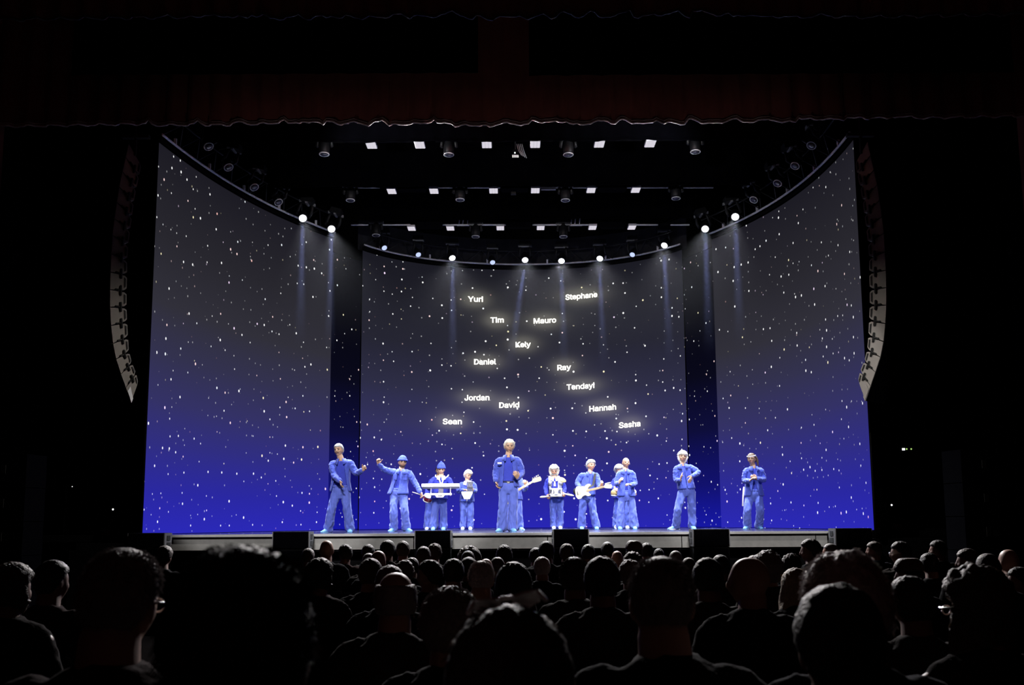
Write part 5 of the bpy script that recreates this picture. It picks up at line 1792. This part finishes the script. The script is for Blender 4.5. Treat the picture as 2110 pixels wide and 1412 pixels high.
gb = P(1202.5, 1013.5, 27.16)
guitar('electric_guitar', gb, P(1246, 1003.5, 26.98), P(1260.5, 1000.5, 26.93), (0, -1, .15), 1.0, 6, 'cream electric guitar held across the body of the grey-haired guitarist', M['cream'])
sh_ = PERSONS['guitarist'][2]
sa = [P(1226.5, 976.5, 27.52), P(1226.5, 976, 27.36), P(1225, 986, 27.31), P(1222, 1000, 27.24), P(1212, 1006, 27.15)]
o = obj('guitar_strap', MB().tube(sa, [(0.028, 0.005)] * 5, n=8, ref=(1, 0, 0)), M['strap'])
tag(o, 'black strap over the shoulder of the grey-haired guitarist', 'strap')
guitar('bass_guitar', P(1050, 1021, 25.80), P(1098, 993, 25.62), P(1113.5, 983.5, 25.56), (0, -1, .15), 1.0, 4, 'bass guitar whose cream headstock sticks out to the right of the singer', M['cream'])

# keyboard rig
Yk = 28.6 - 0.52
kc = P(908, 1002, Yk)
r_ = thing('keyboard', kc, 'long white keyboard worn on a frame by the player in the knit hat', 'keyboard')
xl, xr = P(868.5, 1002, Yk).x - kc.x, P(947, 1002, Yk).x - kc.x
b = MB().box(((xl + xr) / 2, 0.12, 0.0), (xr - xl, 0.30, 0.085), Matrix.Rotation(R(-8), 3, 'X'))
me = processed(b, [('BEVEL', dict(width=0.02, segments=3))], 'case')
link('case', me, M['white'], r_)
for i in range(30):
    x = xl + 0.10 + (xr - xl - 0.2) * i / 29
    obj('key', MB().box((x, 0.20, 0.058), (0.024, 0.13, 0.016)), M['paper'], r_)
for i in range(5):
    obj('control_knob', MB().lathe([(0, 0.014), (0.022, 0.011)], (xl + 0.12 + 0.05 * i, 0.08, 0.045), (0, 0, 1), 10), M['fixgrey'], r_)
for i, x in enumerate((-0.24, 0.235)):
    obj('frame_post', MB().tube([(x, 0.06, -0.03), (x, 0.05, -0.235)], [0.014] * 2, n=8), M['whitemetal'], r_, True)
zl = P(907, 1018.8, Yk).z - kc.z
me = processed(MB().box((0.0, 0.06, zl), (0.54, 0.09, 0.05)), [('BEVEL', dict(width=0.012, segments=2))], 'lower_rail')
link('lower_rail', me, M['white'], r_)
obj('belly_plate', MB().prism([(-0.16, 0.01), (-0.10, -0.075), (0.06, -0.075), (0.12, 0.01)], (Vector((0, 0.02, zl)), Vector((1, 0, 0)), Vector((0, 0, 1)), Vector((0, 1, 0))), 0, 0.05), M['white'], r_)
obj('plate_slots', MB().box((-0.02, 0.012, zl - 0.03), (0.10, 0.012, 0.018)), M['fixgrey'], r_)
obj('centre_plate', MB().box((0.0, 0.10, (zl - 0.03) / 2), (0.12, 0.05, 0.17)), M['chrome'], r_)
for sx in (-1, 1):
    obj('harness_strap', MB().tube([Vector((sx * 0.01, 0.24, 0.05)), Vector((sx * 0.05, 0.28, 0.17)), Vector((sx * 0.15, 0.36, 0.25)), Vector((sx * 0.16, 0.50, 0.29))], [(0.014, 0.006)] * 4, n=8), M['white'], r_, True)

# red drum of the hidden drummer
dc = P(882, 1026, 29.15)
r_ = thing('red_drum', dc, 'small dark red drum between the capped dancer and the keyboard player', 'drum')
ax = Vector((0.25, -0.5, 0.8))
obj('shell', MB().lathe([(-0.08, 0.105), (0.06, 0.105)], (0, 0, 0), ax, 22), M['red'], r_, True)
obj('drum_skin', MB().lathe([(0.06, 0.102), (0.068, 0.10)], (0, 0, 0), ax, 22), M['drumhead'], r_)
for h in (-0.08, 0.055):
    obj('hoop', MB().lathe([(h - 0.012, 0.112), (h + 0.012, 0.112)], (0, 0, 0), ax, 22), M['white'], r_, True)
for j in range(6):
    a = j * math.pi / 3
    u = ax.orthogonal().normalized()
    w = ax.normalized().cross(u)
    rad = (u * math.cos(a) + w * math.sin(a)) * 0.112
    obj('lug', MB().tube([rad + ax.normalized() * -0.07, rad + ax.normalized() * 0.05], [0.007] * 2, n=6), M['chrome'], r_, True)
sc0, sc1 = P(850, 1014.5, 29.0), P(877.5, 1023, 29.30)
o = obj('drumstick', MB().tube([Vector((0, 0, 0)), (sc1 - sc0) * 0.5, sc1 - sc0], [0.011, 0.013, 0.015], n=8), M['stick'], None, True, loc=sc0)
tag(o, 'pale stick pointing left from the red drum', 'drumstick', 'drumsticks')

# shield-shaped instrument
fc_ = P(963, 1016, 28.12)
r_ = thing('shield_instrument', fc_, 'white shield-shaped instrument with grey tubes held by the blond musician', 'instrument')
Uf, Vf, Wf = Vector((1, 0, 0)), Vector((0, 0, 1)), Vector((0, -1, 0))
shp = [(-0.145, 0.03), (-0.14, -0.02), (-0.10, -0.10), (-0.075, -0.155), (0.06, -0.155), (0.085, -0.10), (0.125, -0.02), (0.135, 0.03)]
me = processed(MB().prism(shp, (Vector((0, 0, 0)), Uf, Vf, Wf), -0.03, 0.03), [('BEVEL', dict(width=0.01, segments=2))], 'shield_body')
link('shield_body', me, M['white'], r_)
for x in (-0.055, -0.02, 0.02):
    obj('groove', MB().box((x, -0.032, -0.095), (0.010, 0.008, 0.10)), M['fixgrey'], r_)
obj('spike', MB().tube([(-0.01, 0, -0.15), (-0.01, 0, -0.20)], [0.014, 0.008], n=8), M['whitemetal'], r_, True)
for j in range(5):
    x = 0.0 + 0.028 * j
    obj('tube', MB().tube([(x, 0.0, -0.02), (x + 0.012, 0.03, 0.27)], [0.013] * 2, n=8), M['greymetal'], r_, True)
for z in (0.03, 0.14, 0.25):
    obj('cross_bar', MB().box((0.062 + 0.03 * z, 0.02 * z - 0.012, z), (0.15, 0.012, 0.022)), M['darkalu'], r_)

# snare rig
dc = P(1145.5, 1012.5, 28.68)
r_ = thing('snare_rig', dc, 'chrome snare drum and small drums on a harness worn by the white-haired drummer', 'drum')
axd = Vector((0, -0.12, 1))
obj('shell', MB().lathe([(-0.075, 0.155), (0.055, 0.155)], (0, 0, 0), axd, 26), M['chrome'], r_, True)
obj('drum_skin', MB().lathe([(0.055, 0.15), (0.064, 0.148)], (0, 0, 0), axd, 26), M['drumhead'], r_)
for h in (-0.08, 0.055):
    obj('hoop', MB().lathe([(h - 0.011, 0.163), (h + 0.011, 0.163)], (0, 0, 0), axd, 26), M['whitemetal'], r_, True)
for j in range(8):
    a = j * math.pi / 4 + 0.2
    c = Vector((math.cos(a) * 0.163, math.sin(a) * 0.163, -0.01))
    obj('lug', MB().box(c, (0.022, 0.022, 0.10)), M['white'] if j % 2 else M['darkalu'], r_)
obj('centre_bracket', MB().box((0, -0.175, -0.02), (0.085, 0.04, 0.13)), M['white'], r_)
me = processed(MB().box((0, -0.06, -0.125), (0.30, 0.22, 0.05)), [('BEVEL', dict(width=0.02, segments=3))], 'lower_tray')
link('lower_tray', me, M['chrome'], r_)
for x, z, rr_, hh, mm in ((-0.14, 0.13, 0.05, 0.10, 'greymetal'), (0.125, 0.15, 0.06, 0.07, 'greymetal')):
    c = obj('small_drum', MB().lathe([(0, rr_), (hh, rr_)], (x, 0.0, z), (0, -0.2, 1), 18), M[mm], r_, True)
    obj('small_drum_skin', MB().lathe([(hh, rr_ * 0.97), (hh + 0.006, rr_ * 0.95)], (x, 0.0, z), (0, -0.2, 1), 18), M['drumhead'], c)
    obj('arm', MB().tube([(x, 0, z), (x * 0.8, 0.02, 0.05)], [0.010] * 2, n=6), M['whitemetal'], r_, True)
obj('bell', MB().lathe([(0.0, 0.03), (0.05, 0.026), (0.12, 0.012)], (-0.03, -0.02, 0.12), (0, 0, 1), 14), M['white'], r_, True)
obj('cymbal', MB().lathe([(-0.003, 0.10), (0.004, 0.09), (0.014, 0.03), (0.02, 0.008)], (0.17, 0.02, 0.28), (0.4, -0.6, 0.75), 22), M['gold'], r_, True)
obj('cymbal_arm', MB().tube([(0.17, 0.02, 0.28), (0.13, 0.04, 0.06)], [0.008] * 2, n=6), M['whitemetal'], r_, True)
for sx in (-1, 1):
    obj('harness_strap', MB().tube([Vector((sx * 0.11 - 0.03, 0.12, 0.08)), Vector((sx * 0.12 - 0.03, 0.14, 0.25)), Vector((sx * 0.115 - 0.03, 0.22, 0.35)), Vector((sx * 0.11 - 0.03, 0.34, 0.385))], [(0.03, 0.008)] * 4, n=8, ref=(1, 0, 0)), M['white'], r_, True)
for (a, c, lab) in (((1113, 1024.8), (1131, 1023.5), 'pale drumstick in the white-haired drummer\'s hand on the left'), ((1182, 1021.8), (1160, 1017.5), 'pale drumstick in the white-haired drummer\'s hand on the right')):
    p0, p1 = P(*a, 28.55), P(*c, 28.72)
    o = obj('drumstick', MB().tube([Vector((0, 0, 0)), (p1 - p0) * 0.15, (p1 - p0) * 0.4, (p1 - p0)], [0.012, 0.024, 0.026, 0.014], n=8), M['stick'], None, True, loc=p0)
    tag(o, lab, 'drumstick', 'drumsticks')

# rattle and shaker of the musician behind the bald dancer
rc = P(1265.5, 1015, 28.32)
r_ = thing('gourd_rattle', rc, 'tan beaded gourd rattle held beside the end of the cream guitar', 'percussion')
obj('gourd', MB().lathe([(-0.10, 0.02), (-0.085, 0.06), (-0.03, 0.085), (0.03, 0.075), (0.06, 0.045), (0.09, 0.02), (0.15, 0.016)], (0, 0, 0), (0.1, -0.1, 1), 18), M['gold'], r_, True)
obj('bead_net', MB().lathe([(-0.095, 0.055), (-0.08, 0.075), (-0.06, 0.07)], (0, 0, 0), (0.1, -0.1, 1), 18), M['white'], r_, True)
rc = P(1307.8, 1014.5, 28.40)
r_ = thing('shaker', rc, 'round white shaker at the hip of the bald dancer, held by the musician behind', 'percussion')
obj('shaker_ball', MB().ell((0, 0, 0), (0.045, 0.045, 0.055), 14, 10), M['white'], r_, True)
obj('shaker_handle', MB().tube([(0, 0.01, 0.04), (-0.02, 0.08, 0.08)], [0.014] * 2, n=8), M['white'], r_, True)


# ------------------------------------------------------------------ audience (seen from behind, seated, facing the stage)
def sitter_body(head_args, lean=0.0):
    """body in a frame that faces -Y, floor at z=0; crown of a bare head at z=1.30"""
    mb = MB()
    H = head_matrix(Vector((lean, -0.035, 1.160)), *head_args, 1.0)
    head_add(mb, H)
    hc, nb = Vector((0, 0.02, 0.47)), Vector((lean * 0.8, 0.03, 1.015))
    lv = [(-0.12, .17, .12), (0, .175, .13), (.3, .155, .12), (.6, .165, .12), (.8, .17, .105), (.92, .12, .085), (1.0, .066, .062)]
    rings = torso_rings(hc, nb, Vector((1, 0, 0)), Vector((1, 0, 0)), lv, 1)
    mb.tube([q[0] for q in rings], [(q[3], q[4]) for q in rings], n=18, ref=(1, 0, 0))
    nt = H @ Vector((0, 0.018, -0.07))
    mb.tube([nb - Vector((0, 0, .07)), nb, nt], [.078, .070, .066], n=12)
    for sg in (-1, 1):
        sh = Vector((sg * 0.185 + lean * 0.6, 0.025, 0.925))
        el, wr = Vector((sg * 0.25, -0.06, 0.64)), Vector((sg * 0.11, -0.27, 0.60))
        limb(mb, [sh, el, wr], [.055, .044, .028])
        hand_add(mb, wr, (-sg * 0.3, -0.9, -0.15), (0, 0, -1), 1.0, 0.4, -sg)
        kn, an = Vector((sg * 0.12, -0.44, 0.52)), Vector((sg * 0.12, -0.42, 0.09))
        limb(mb, [Vector((sg * 0.09, 0.0, 0.49)), kn, an], [.085, .058, .042])
        mb.tube([an + Vector((0, 0.04, -0.04)), an + Vector((0, -0.08, -0.055)), an + Vector((0, -0.17, -0.065))], [.04, .038, .025], n=10)
    return remeshed(mb, 0.011, 'sitter_body', 2), H


def sitter_top(lean=0.0, broad=1.0, hood=False):
    mb = MB()
    hc, nb = Vector((0, 0.02, 0.47)), Vector((lean * 0.8, 0.03, 1.015))
    lv = [(-0.08, .195 * broad, .15), (.3, .185 * broad, .145), (.6, .195 * broad, .145), (.8, .195 * broad, .125), (.92, .145, .105), (.985, .105, .095), (1.04, .082, .080)]
    rings = torso_rings(hc, nb, Vector((1, 0, 0)), Vector((1, 0, 0)), lv, 1)
    mb.tube([q[0] for q in rings], [(q[3], q[4]) for q in rings], n=20, ref=(1, 0, 0), round_ends=False)
    for sg in (-1, 1):
        sh = Vector((sg * 0.185 * broad + lean * 0.6, 0.025, 0.915))
        el, wr = Vector((sg * 0.25 * broad, -0.06, 0.64)), Vector((sg * 0.12, -0.255, 0.60))
        limb(mb, [sh.lerp(nb, .35) - Vector((0, 0, .02)), sh, el, wr], [.086, .080, .066, .045])
    if hood:
        mb.tube([Vector((-0.10, 0.07, 0.99)), Vector((0, 0.125, 0.96)), Vector((0.10, 0.07, 0.99))], [.05, .06, .05])
    me = remeshed(mb, 0.018, 'sitter_top', 3)
    wrinkle(me, 0.012, 8, 8, 8, int(broad * 10) + hood)
    return me


def sitter_trousers():
    mb = MB()
    for sg in (-1, 1):
        kn, an = Vector((sg * 0.12, -0.44, 0.52)), Vector((sg * 0.12, -0.42, 0.10))
        limb(mb, [Vector((sg * 0.09, 0.03, 0.50)), kn, an], [.102, .075, .065])
    mb.tube([Vector((0, 0.03, 0.42)), Vector((0, 0.03, 0.58))], [(.185, .145), (.18, .14)], n=16, ref=(1, 0, 0))
    return remeshed(mb, 0.018, 'sitter_trousers', 3)


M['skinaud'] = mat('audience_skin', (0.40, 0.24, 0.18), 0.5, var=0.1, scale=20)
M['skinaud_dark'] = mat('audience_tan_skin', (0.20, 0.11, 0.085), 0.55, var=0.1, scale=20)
VAR = dict(s=(0, 0, 0), l=(32, 0, 0), r=(-32, 0, 0), pl=(72, 0, 0), pr=(-72, 0, 0), tl=(8, -3, 7), tr=(-8, -3, -7))
BODY = {kk: sitter_body(v) for kk, v in VAR.items()}
TOPS = {(br, hd): sitter_top(0, br, hd) for br in (0.88, 1.0, 1.12) for hd in (False, True)}
TROUS = sitter_trousers()
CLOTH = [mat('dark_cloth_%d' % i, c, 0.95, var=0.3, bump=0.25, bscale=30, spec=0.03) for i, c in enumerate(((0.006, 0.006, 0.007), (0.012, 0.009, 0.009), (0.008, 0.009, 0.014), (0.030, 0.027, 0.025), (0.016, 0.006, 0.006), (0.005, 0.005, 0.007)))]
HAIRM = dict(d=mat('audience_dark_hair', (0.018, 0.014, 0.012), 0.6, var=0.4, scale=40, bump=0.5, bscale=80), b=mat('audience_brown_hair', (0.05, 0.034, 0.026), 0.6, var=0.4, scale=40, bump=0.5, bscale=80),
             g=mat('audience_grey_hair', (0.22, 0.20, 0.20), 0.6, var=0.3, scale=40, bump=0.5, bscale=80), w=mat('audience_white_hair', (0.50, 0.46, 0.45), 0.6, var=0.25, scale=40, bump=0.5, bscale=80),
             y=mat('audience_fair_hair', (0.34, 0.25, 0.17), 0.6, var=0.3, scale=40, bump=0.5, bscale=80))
seat_b = MB().box((0, -0.02, 0.40), (0.50, 0.46, 0.12))
for sg in (-1, 1):
    seat_b.box((sg * 0.265, 0.02, 0.31), (0.05, 0.44, 0.60))
SEAT_ME = processed(seat_b, [('BEVEL', dict(width=0.02, segments=1))], 'seat_frame')
SEATBACK_ME = processed(MB().box((0, 0.24, 0.54), (0.46, 0.08, 0.40), Matrix.Rotation(R(-7), 3, 'X')), [('BEVEL', dict(width=0.03, segments=2))], 'backrest')
SEAT_ME.materials.append(M['carpet'])
SEATBACK_ME.materials.append(M['carpet'])


def set_slot(o, m):
    if len(o.data.materials) == 0:
        o.data.materials.append(m)
    o.material_slots[0].link = 'OBJECT'
    o.material_slots[0].material = m


def sitter(px, ytop, w, style, hm, var, label, skin='skin', broad=1.0, hood=False, hat=None, ytrue=None, extra=None):
    hw = 0.155 if style is None else {'short': .178, 'crop': .165, 'flat': .19, 'wavy': .195, 'curly': .23, 'afro': .30, 'mane': .21, 'bob': .19, 'fringe': .19, 'ring': .17}[style.split('_')[0]]
    Y = ytrue or max(1.55, F_PX * hw / w)
    topz = 0.0 if style is None else {'short': .018, 'crop': .008, 'flat': .024, 'wavy': .034, 'curly': .055, 'afro': .09, 'mane': .05, 'bob': .03, 'fringe': .03, 'ring': .0}[style.split('_')[0]]
    if hat:
        topz = 0.05
    pt = P(px, ytop, Y)
    zf = floor_z(Y)
    s = (pt.z - zf) / (1.285 + topz)
    s = max(0.80, min(1.15, s))
    me, H = BODY[var]
    hx = H.translation.x
    root = thing('person', (pt.x + hx * s, Y + 0.02, zf), label, 'person', 'audience seated before the stage', math.pi)
    root.scale = (s, s, s)
    o = link('body', me, None, root)
    set_slot(o, M[skin])
    o = link('top', TOPS[(broad, hood)], None, root)
    set_slot(o, CLOTH[rng.randrange(len(CLOTH))] if extra is None or 'cloth' not in extra else CLOTH[extra['cloth']])
    o = link('trousers', TROUS, None, root)
    set_slot(o, CLOTH[rng.randrange(len(CLOTH))])
    if style:
        o = link('hair', hair_mesh(style), None, root)
        set_slot(o, HAIRM[hm])
        o.matrix_local = H
    if hat:
        ds, fs = sphere_dirs(28, 18)
        vs = []
        for d in ds:
            p = head_point(d, False)
            m_ = max(0, min(1, (d.z - 0.22) / 0.1))
            q_ = p + d * (0.024 * m_ - 0.016 * (1 - m_))
            flat_ = 1 + 0.12 * max(0, d.z)
            vs.append(H @ Vector((q_.x * flat_, q_.y * flat_, min(q_.z * 1.15, 0.142 - 0.2 * (q_.x ** 2 + q_.y ** 2)))))
        ho = obj('hat', MB().add(vs, fs), M['hairbrown'], root, True)
        if hat == 'brim':
            br = MB().lathe([(0.0, 0.090), (0.008, 0.145), (0.016, 0.140), (0.02, 0.09)], H @ Vector((0, 0.01, 0.03)), (0, 0, 1), 24)
            obj('brim', br, M['hairbrown'], ho, True)
    if extra and 'glasses' in extra:
        g = MB()
        for sg in (-1, 1):
            g.tube([H @ Vector(v) for v in ((sg * 0.085, 0.02, 0.012), (sg * 0.083, -0.05, 0.012), (sg * 0.072, -0.105, 0.010))], [0.0035] * 3, n=6)
            ring = [H @ Vector((sg * 0.034 + math.cos(a) * 0.024, -0.104, 0.0 + math.sin(a) * 0.016)) for a in np.linspace(0, 6.283, 15)]
            g.tube(ring, [0.003] * 15, n=6, round_ends=False)
        g.tube([H @ Vector((-0.012, -0.112, 0.006)), H @ Vector((0.012, -0.112, 0.006))], [0.003] * 2, n=6)
        obj('glasses', g, M['chrome'], root, True)
    if extra and 'shades' in extra:
        g = MB()
        T = H @ Matrix.Translation((0, -0.005, 0.112)) @ Matrix.Rotation(R(9), 4, 'Y') @ Matrix.Rotation(R(-42), 4, 'X') @ Matrix.Scale(0.82, 4)
        for sg in (-1, 1):
            lens = [(sg * (0.010 + 0.058 * u), -0.062 - 0.006 * u, v) for u, v in ((0, .014), (.5, .02), (1, .016), (1, -.014), (.5, -.024), (.1, -.012))]
            g.add([T @ Vector(p) for p in lens] + [T @ (Vector(p) + Vector((0, .006, 0))) for p in lens], [tuple(range(6)), tuple(range(11, 5, -1))] + [(i, (i + 1) % 6, (i + 1) % 6 + 6, i + 6) for i in range(6)])
            g.tube([T @ Vector(v) for v in ((sg * 0.066, -0.066, 0.012), (sg * 0.080, -0.045, 0.004))], [0.004] * 2, n=6)
        g.tube([T @ Vector((-0.012, -0.064, 0.01)), T @ Vector((0.012, -0.064, 0.01))], [0.004] * 2, n=6)
        obj('sunglasses', g, M['whitemetal'], root, True, label='shiny sunglasses pushed up on the head')  # white finish paints in the shine on the lenses
    st = link('theatre_chair', SEAT_ME, None, None)
    st.location = (root.location.x, Y + 0.02, zf)
    st.rotation_euler.z = math.pi
    st.scale = (1, 1, 1)
    tag(st, 'dark theatre seat hidden beneath a member of the audience', 'seat', 'audience seats')
    bk = link('backrest', SEATBACK_ME, None, st)
    return root


AUD = [
    # px, top, width, hair, tone, turn, label, options
    (482, 1103, 300, 'short_strands_m', 'd', 's', 'very large dark head with short hair, nearest of all, left of the centre', dict(broad=1.12, ytrue=1.40)),
    (1050, 1238, 235, 'bob_long_n', 'b', 's', 'woman close by at the bottom with sunglasses pushed up on her long hair', dict(broad=.88, extra=dict(shades=1), ytrue=1.75)),
    (1737, 1192, 150, 'short_o', 'd', 's', 'dark short-haired head at the bottom right before the large grey-haired head', dict(broad=1.12, ytrue=2.25)),
    (236, 1118, 152, 'crop_strands_p', 'g', 'tr', 'large balding head at the far left wearing glasses', dict(extra=dict(glasses=1), broad=1.12)),
    (1752, 1124, 165, 'wavy_strands_q', 'w', 'tl', 'large head with pinkish grey hair under the rightmost stage loudspeaker', dict(broad=1.0)),
    (1366, 1137, 132, 'crop_strands_r', 'g', 's', 'big round head with cropped grey hair, right of the centre', dict(broad=1.12)),
    (2020, 1158, 130, 'mane_long_s', 'b', 'l', 'woman at the right edge with long loose hair and glasses', dict(broad=.88, extra=dict(glasses=1))),
    (925, 1202, 125, 'wavy_strands_t', 'g', 's', 'person with frizzy grey hair left of the woman with the sunglasses', dict()),
    (813, 1175, 90, 'ring_u', 'g', 's', 'balding man with glasses in front of the frizzy grey hair on its left', dict(extra=dict(glasses=1))),
    (20, 1155, 82, 'bob_v', 'b', 'r', 'dim long-haired head cut off by the left edge', dict(broad=.88)),
    (104, 1150, 78, 'short_w', 'd', 'r', 'dim dark head between the left edge and the balding head with glasses', dict(ytrue=6.3)),
    (336, 1122, 34, 'short_x', 'b', 'tr', 'small dim head right of the balding head with glasses, below the leftmost stage loudspeaker', dict()),
    (634, 1128, 28, 'short_y', 'b', 's', 'small head just right of the very large dark head, under the second loudspeaker', dict()),
    (672, 1112, 27, None, '', 's', 'reddish bald head against the stage front below the leftmost dancer', dict()),
    (657, 1147, 58, 'bob_z', 'd', 'r', 'dark-haired head with a lit cheek right beside the very large dark head', dict(broad=.88)),
    (710, 1120, 30, 'short_a1', 'd', 'l', 'small dark head right of the reddish bald one, its ear catching light', dict(ytrue=14.6)),
    (758, 1120, 28, 'short_b1', 'd', 's', 'small dark head just below the stage front, left of two taller heads', dict()),
    (798, 1111, 31, 'flat_c1', 'd', 's', 'tall dark head against the stage front, left of the third loudspeaker', dict()),
    (830, 1113, 28, 'short_d1', 'b', 's', 'brownish head against the stage front beside the third loudspeaker', dict()),
    (778, 1133, 33, None, '', 'tr', 'shiny bald head leaning, its right side brightly lit', dict()),
    (759, 1138, 30, 'crop_e1', 'g', 's', 'short grey-haired head half hidden behind the shiny bald head', dict(ytrue=13.0)),
    (762, 1147, 52, 'short_f1', 'b', 's', 'dark reddish head in front of the shiny bald head', dict()),
    (802, 1161, 54, 'short_g1', 'g', 's', 'grey-edged head peeping over the balding man with glasses', dict(ytrue=6.5)),
    (833, 1152, 36, 'wavy_h1', 'b', 'l', 'wavy-haired head behind the balding man with glasses, on his right', dict(ytrue=11.6)),
    (848, 1147, 34, 'short_i1', 'd', 's', 'dark head directly behind the wavy-haired one', dict(ytrue=12.6)),
    (872, 1124, 31, 'short_j1', 'b', 's', 'smooth oval head before the third loudspeaker', dict()),
    (895, 1118, 30, 'wavy_k1', 'b', 's', 'wavy-haired head before the third loudspeaker, right of the smooth oval head', dict()),
    (883, 1151, 50, 'short_l1', 'd', 'pl', 'dark-haired person in profile below the third loudspeaker, nose lit', dict()),
    (934, 1148, 48, 'short_m1', 'd', 's', 'round dark head left of the pink bald head', dict()),
    (967, 1122, 46, 'afro_n1', 'b', 's', 'person with a large reddish brown afro below the stage front', dict(ytrue=13.6)),
    (964, 1133, 27, 'crop_o1', 'b', 's', 'small cropped head right in front of the large afro', dict(ytrue=12.6)),
    (965, 1146, 31, 'flat_p1', 'b', 's', 'brown head below the large afro, beside the round dark head', dict(ytrue=11.0)),
    (991, 1152, 56, 'crop_strands_q1', 'w', 's', 'pink bald head ringed with short white hair at the centre', dict()),
    (1001, 1150, 30, None, '', 's', 'bright bald crown just behind the pink head with white hair', dict(ytrue=11.4)),
    (1024, 1146, 32, 'crop_r1', 'b', 'l', 'brown cropped head right of the bright bald crown', dict()),
    (1039, 1121, 32, 'bob_s1', 'd', 's', 'dark smooth head with a thin lit edge below the singer', dict()),
    (1058, 1155, 74, 'bob_long_t1', 'd', 's', 'broad dark long-haired head behind the woman with the sunglasses', dict(broad=.88)),
    (1104, 1127, 31, 'short_u1', 'd', 's', 'dark head left of the taller one beside the fourth loudspeaker', dict(ytrue=14.3)),
    (1126, 1113, 32, 'short_v1', 'd', 's', 'tall dark head against the stage front beside the fourth loudspeaker', dict()),
    (1117, 1145, 30, 'short_w1', 'w', 's', 'white-haired crown in front of the tall dark head', dict(ytrue=11.0)),
    (1168, 1118, 40, 'short_x1', 'b', 's', 'broad dim head straight before the fourth loudspeaker', dict(ytrue=13.8, broad=1.12)),
    (1184, 1144, 66, 'flat_strands_y1', 'b', 's', 'head with short tousled brown hair and hooded grey top', dict(hood=True, extra=dict(cloth=3))),
    (1241, 1142, 78, 'flat_z1', 'd', 's', 'large smooth dark head right beside the tousled brown hair', dict()),
    (1212, 1120, 29, 'short_a2', 'd', 's', 'small dark head with a pale rim at the right end of the fourth loudspeaker', dict()),
    (1252, 1115, 27, 'flat_b2', 'd', 's', 'narrow dark head against the stage front below the guitarist', dict()),
    (1307, 1108, 33, 'short_c2', 'b', 's', 'person wearing a tall brown hat below the shaven-headed dancer', dict(hat='tall')),
    (1333, 1117, 27, 'short_d2', 'd', 's', 'small dark head right of the brown hat', dict()),
    (1272, 1134, 25, None, '', 's', 'small reddish bald head between the large smooth dark head and the brown hat', dict()),
    (1305, 1134, 44, 'wavy_e2', 'b', 's', 'brown wavy head in front of the brown hat', dict(ytrue=10.6)),
    (1299, 1150, 50, 'wavy_f2', 'g', 's', 'grey wavy head left of the big round cropped head', dict()),
    (1358, 1129, 24, 'short_g2', 'd', 's', 'small dark crown just above the big round cropped head', dict()),
    (1393, 1133, 30, 'crop_h2', 'g', 's', 'grey cropped head upper right of the big round cropped head', dict()),
    (1420, 1147, 34, 'crop_i2', 'b', 's', 'short brown head right of the big round cropped head', dict()),
    (1460, 1145, 66, 'short_j2', 'd', 's', 'dark head with a black collar below the fifth loudspeaker', dict()),
    (1486, 1141, 38, 'short_k2', 'd', 's', 'faint dark head behind the one below the fifth loudspeaker', dict(ytrue=10.4)),
    (1545, 1145, 66, None, '', 'pl', 'bald head with a bright left edge, between the dark head and the curls', dict(ytrue=5.3)),
    (1583, 1131, 54, 'curly_l2', 'g', 's', 'head of tight grey curls behind the bald head with the bright edge', dict(ytrue=8.6)),
    (1556, 1142, 24, 'short_m2', 'g', 's', 'tiny grey crown between the bald head with the bright edge and the curls', dict(ytrue=11.5)),
    (1633, 1138, 40, 'wavy_n2', 'b', 'r', 'brown wavy head at the left of the man in profile', dict(ytrue=10.7)),
    (1671, 1108, 36, 'short_o2', 'b', 'pl', 'man seen in profile looking left, right of the stage centre', dict()),
    (1642, 1168, 62, 'bob_long_p2', 'y', 's', 'person with long fair hair hanging to the left, below the man in profile', dict(broad=.88)),
    (1712, 1118, 27, 'crop_q2', 'g', 'pl', 'small head just left of the large pinkish grey hair', dict()),
    (1802, 1114, 28, 'short_r2', 'b', 'pl', 'small dim head beyond the right end of the stage', dict()),
    (1857, 1113, 36, 'short_s2', 'd', 'pl', 'person with glasses in the dark right of the stage, face turned left', dict(extra=dict(glasses=1))),
    (1874, 1142, 52, 'short_t2', 'd', 'pl', 'dark-capped head in profile in front of the person with glasses on the right', dict(hat='tall')),
    (1882, 1181, 92, 'short_u2', 'd', 'tl', 'dark head with a lit ear, just right of the large pinkish grey hair', dict()),
    (1934, 1111, 30, 'short_v2', 'd', 'pl', 'dim profile in the back rows on the right, alone against the dark', dict()),
    (1918, 1137, 40, 'short_w2', 'd', 'tl', 'dark head with a lit ear in the middle rows on the right', dict()),
    (1996, 1128, 42, 'short_x2', 'b', 'pl', 'brown head in profile above the woman with long loose hair', dict()),
    (2041, 1137, 50, 'crop_y2', 'b', 'tl', 'reddish cropped head behind the woman with long loose hair', dict()),
    (2083, 1130, 40, None, '', 'tl', 'reddish bald head near the right edge', dict()),
    (2103, 1166, 48, 'short_z2', 'd', 'pl', 'dark head cut off by the right edge', dict()),
]
for a in AUD:
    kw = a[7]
    sitter(a[0], a[1], a[2], a[3], a[4], a[5], a[6], skin='skinaud' if a[3] is None or a[4] in 'gwy' else 'skinaud_dark', **kw)
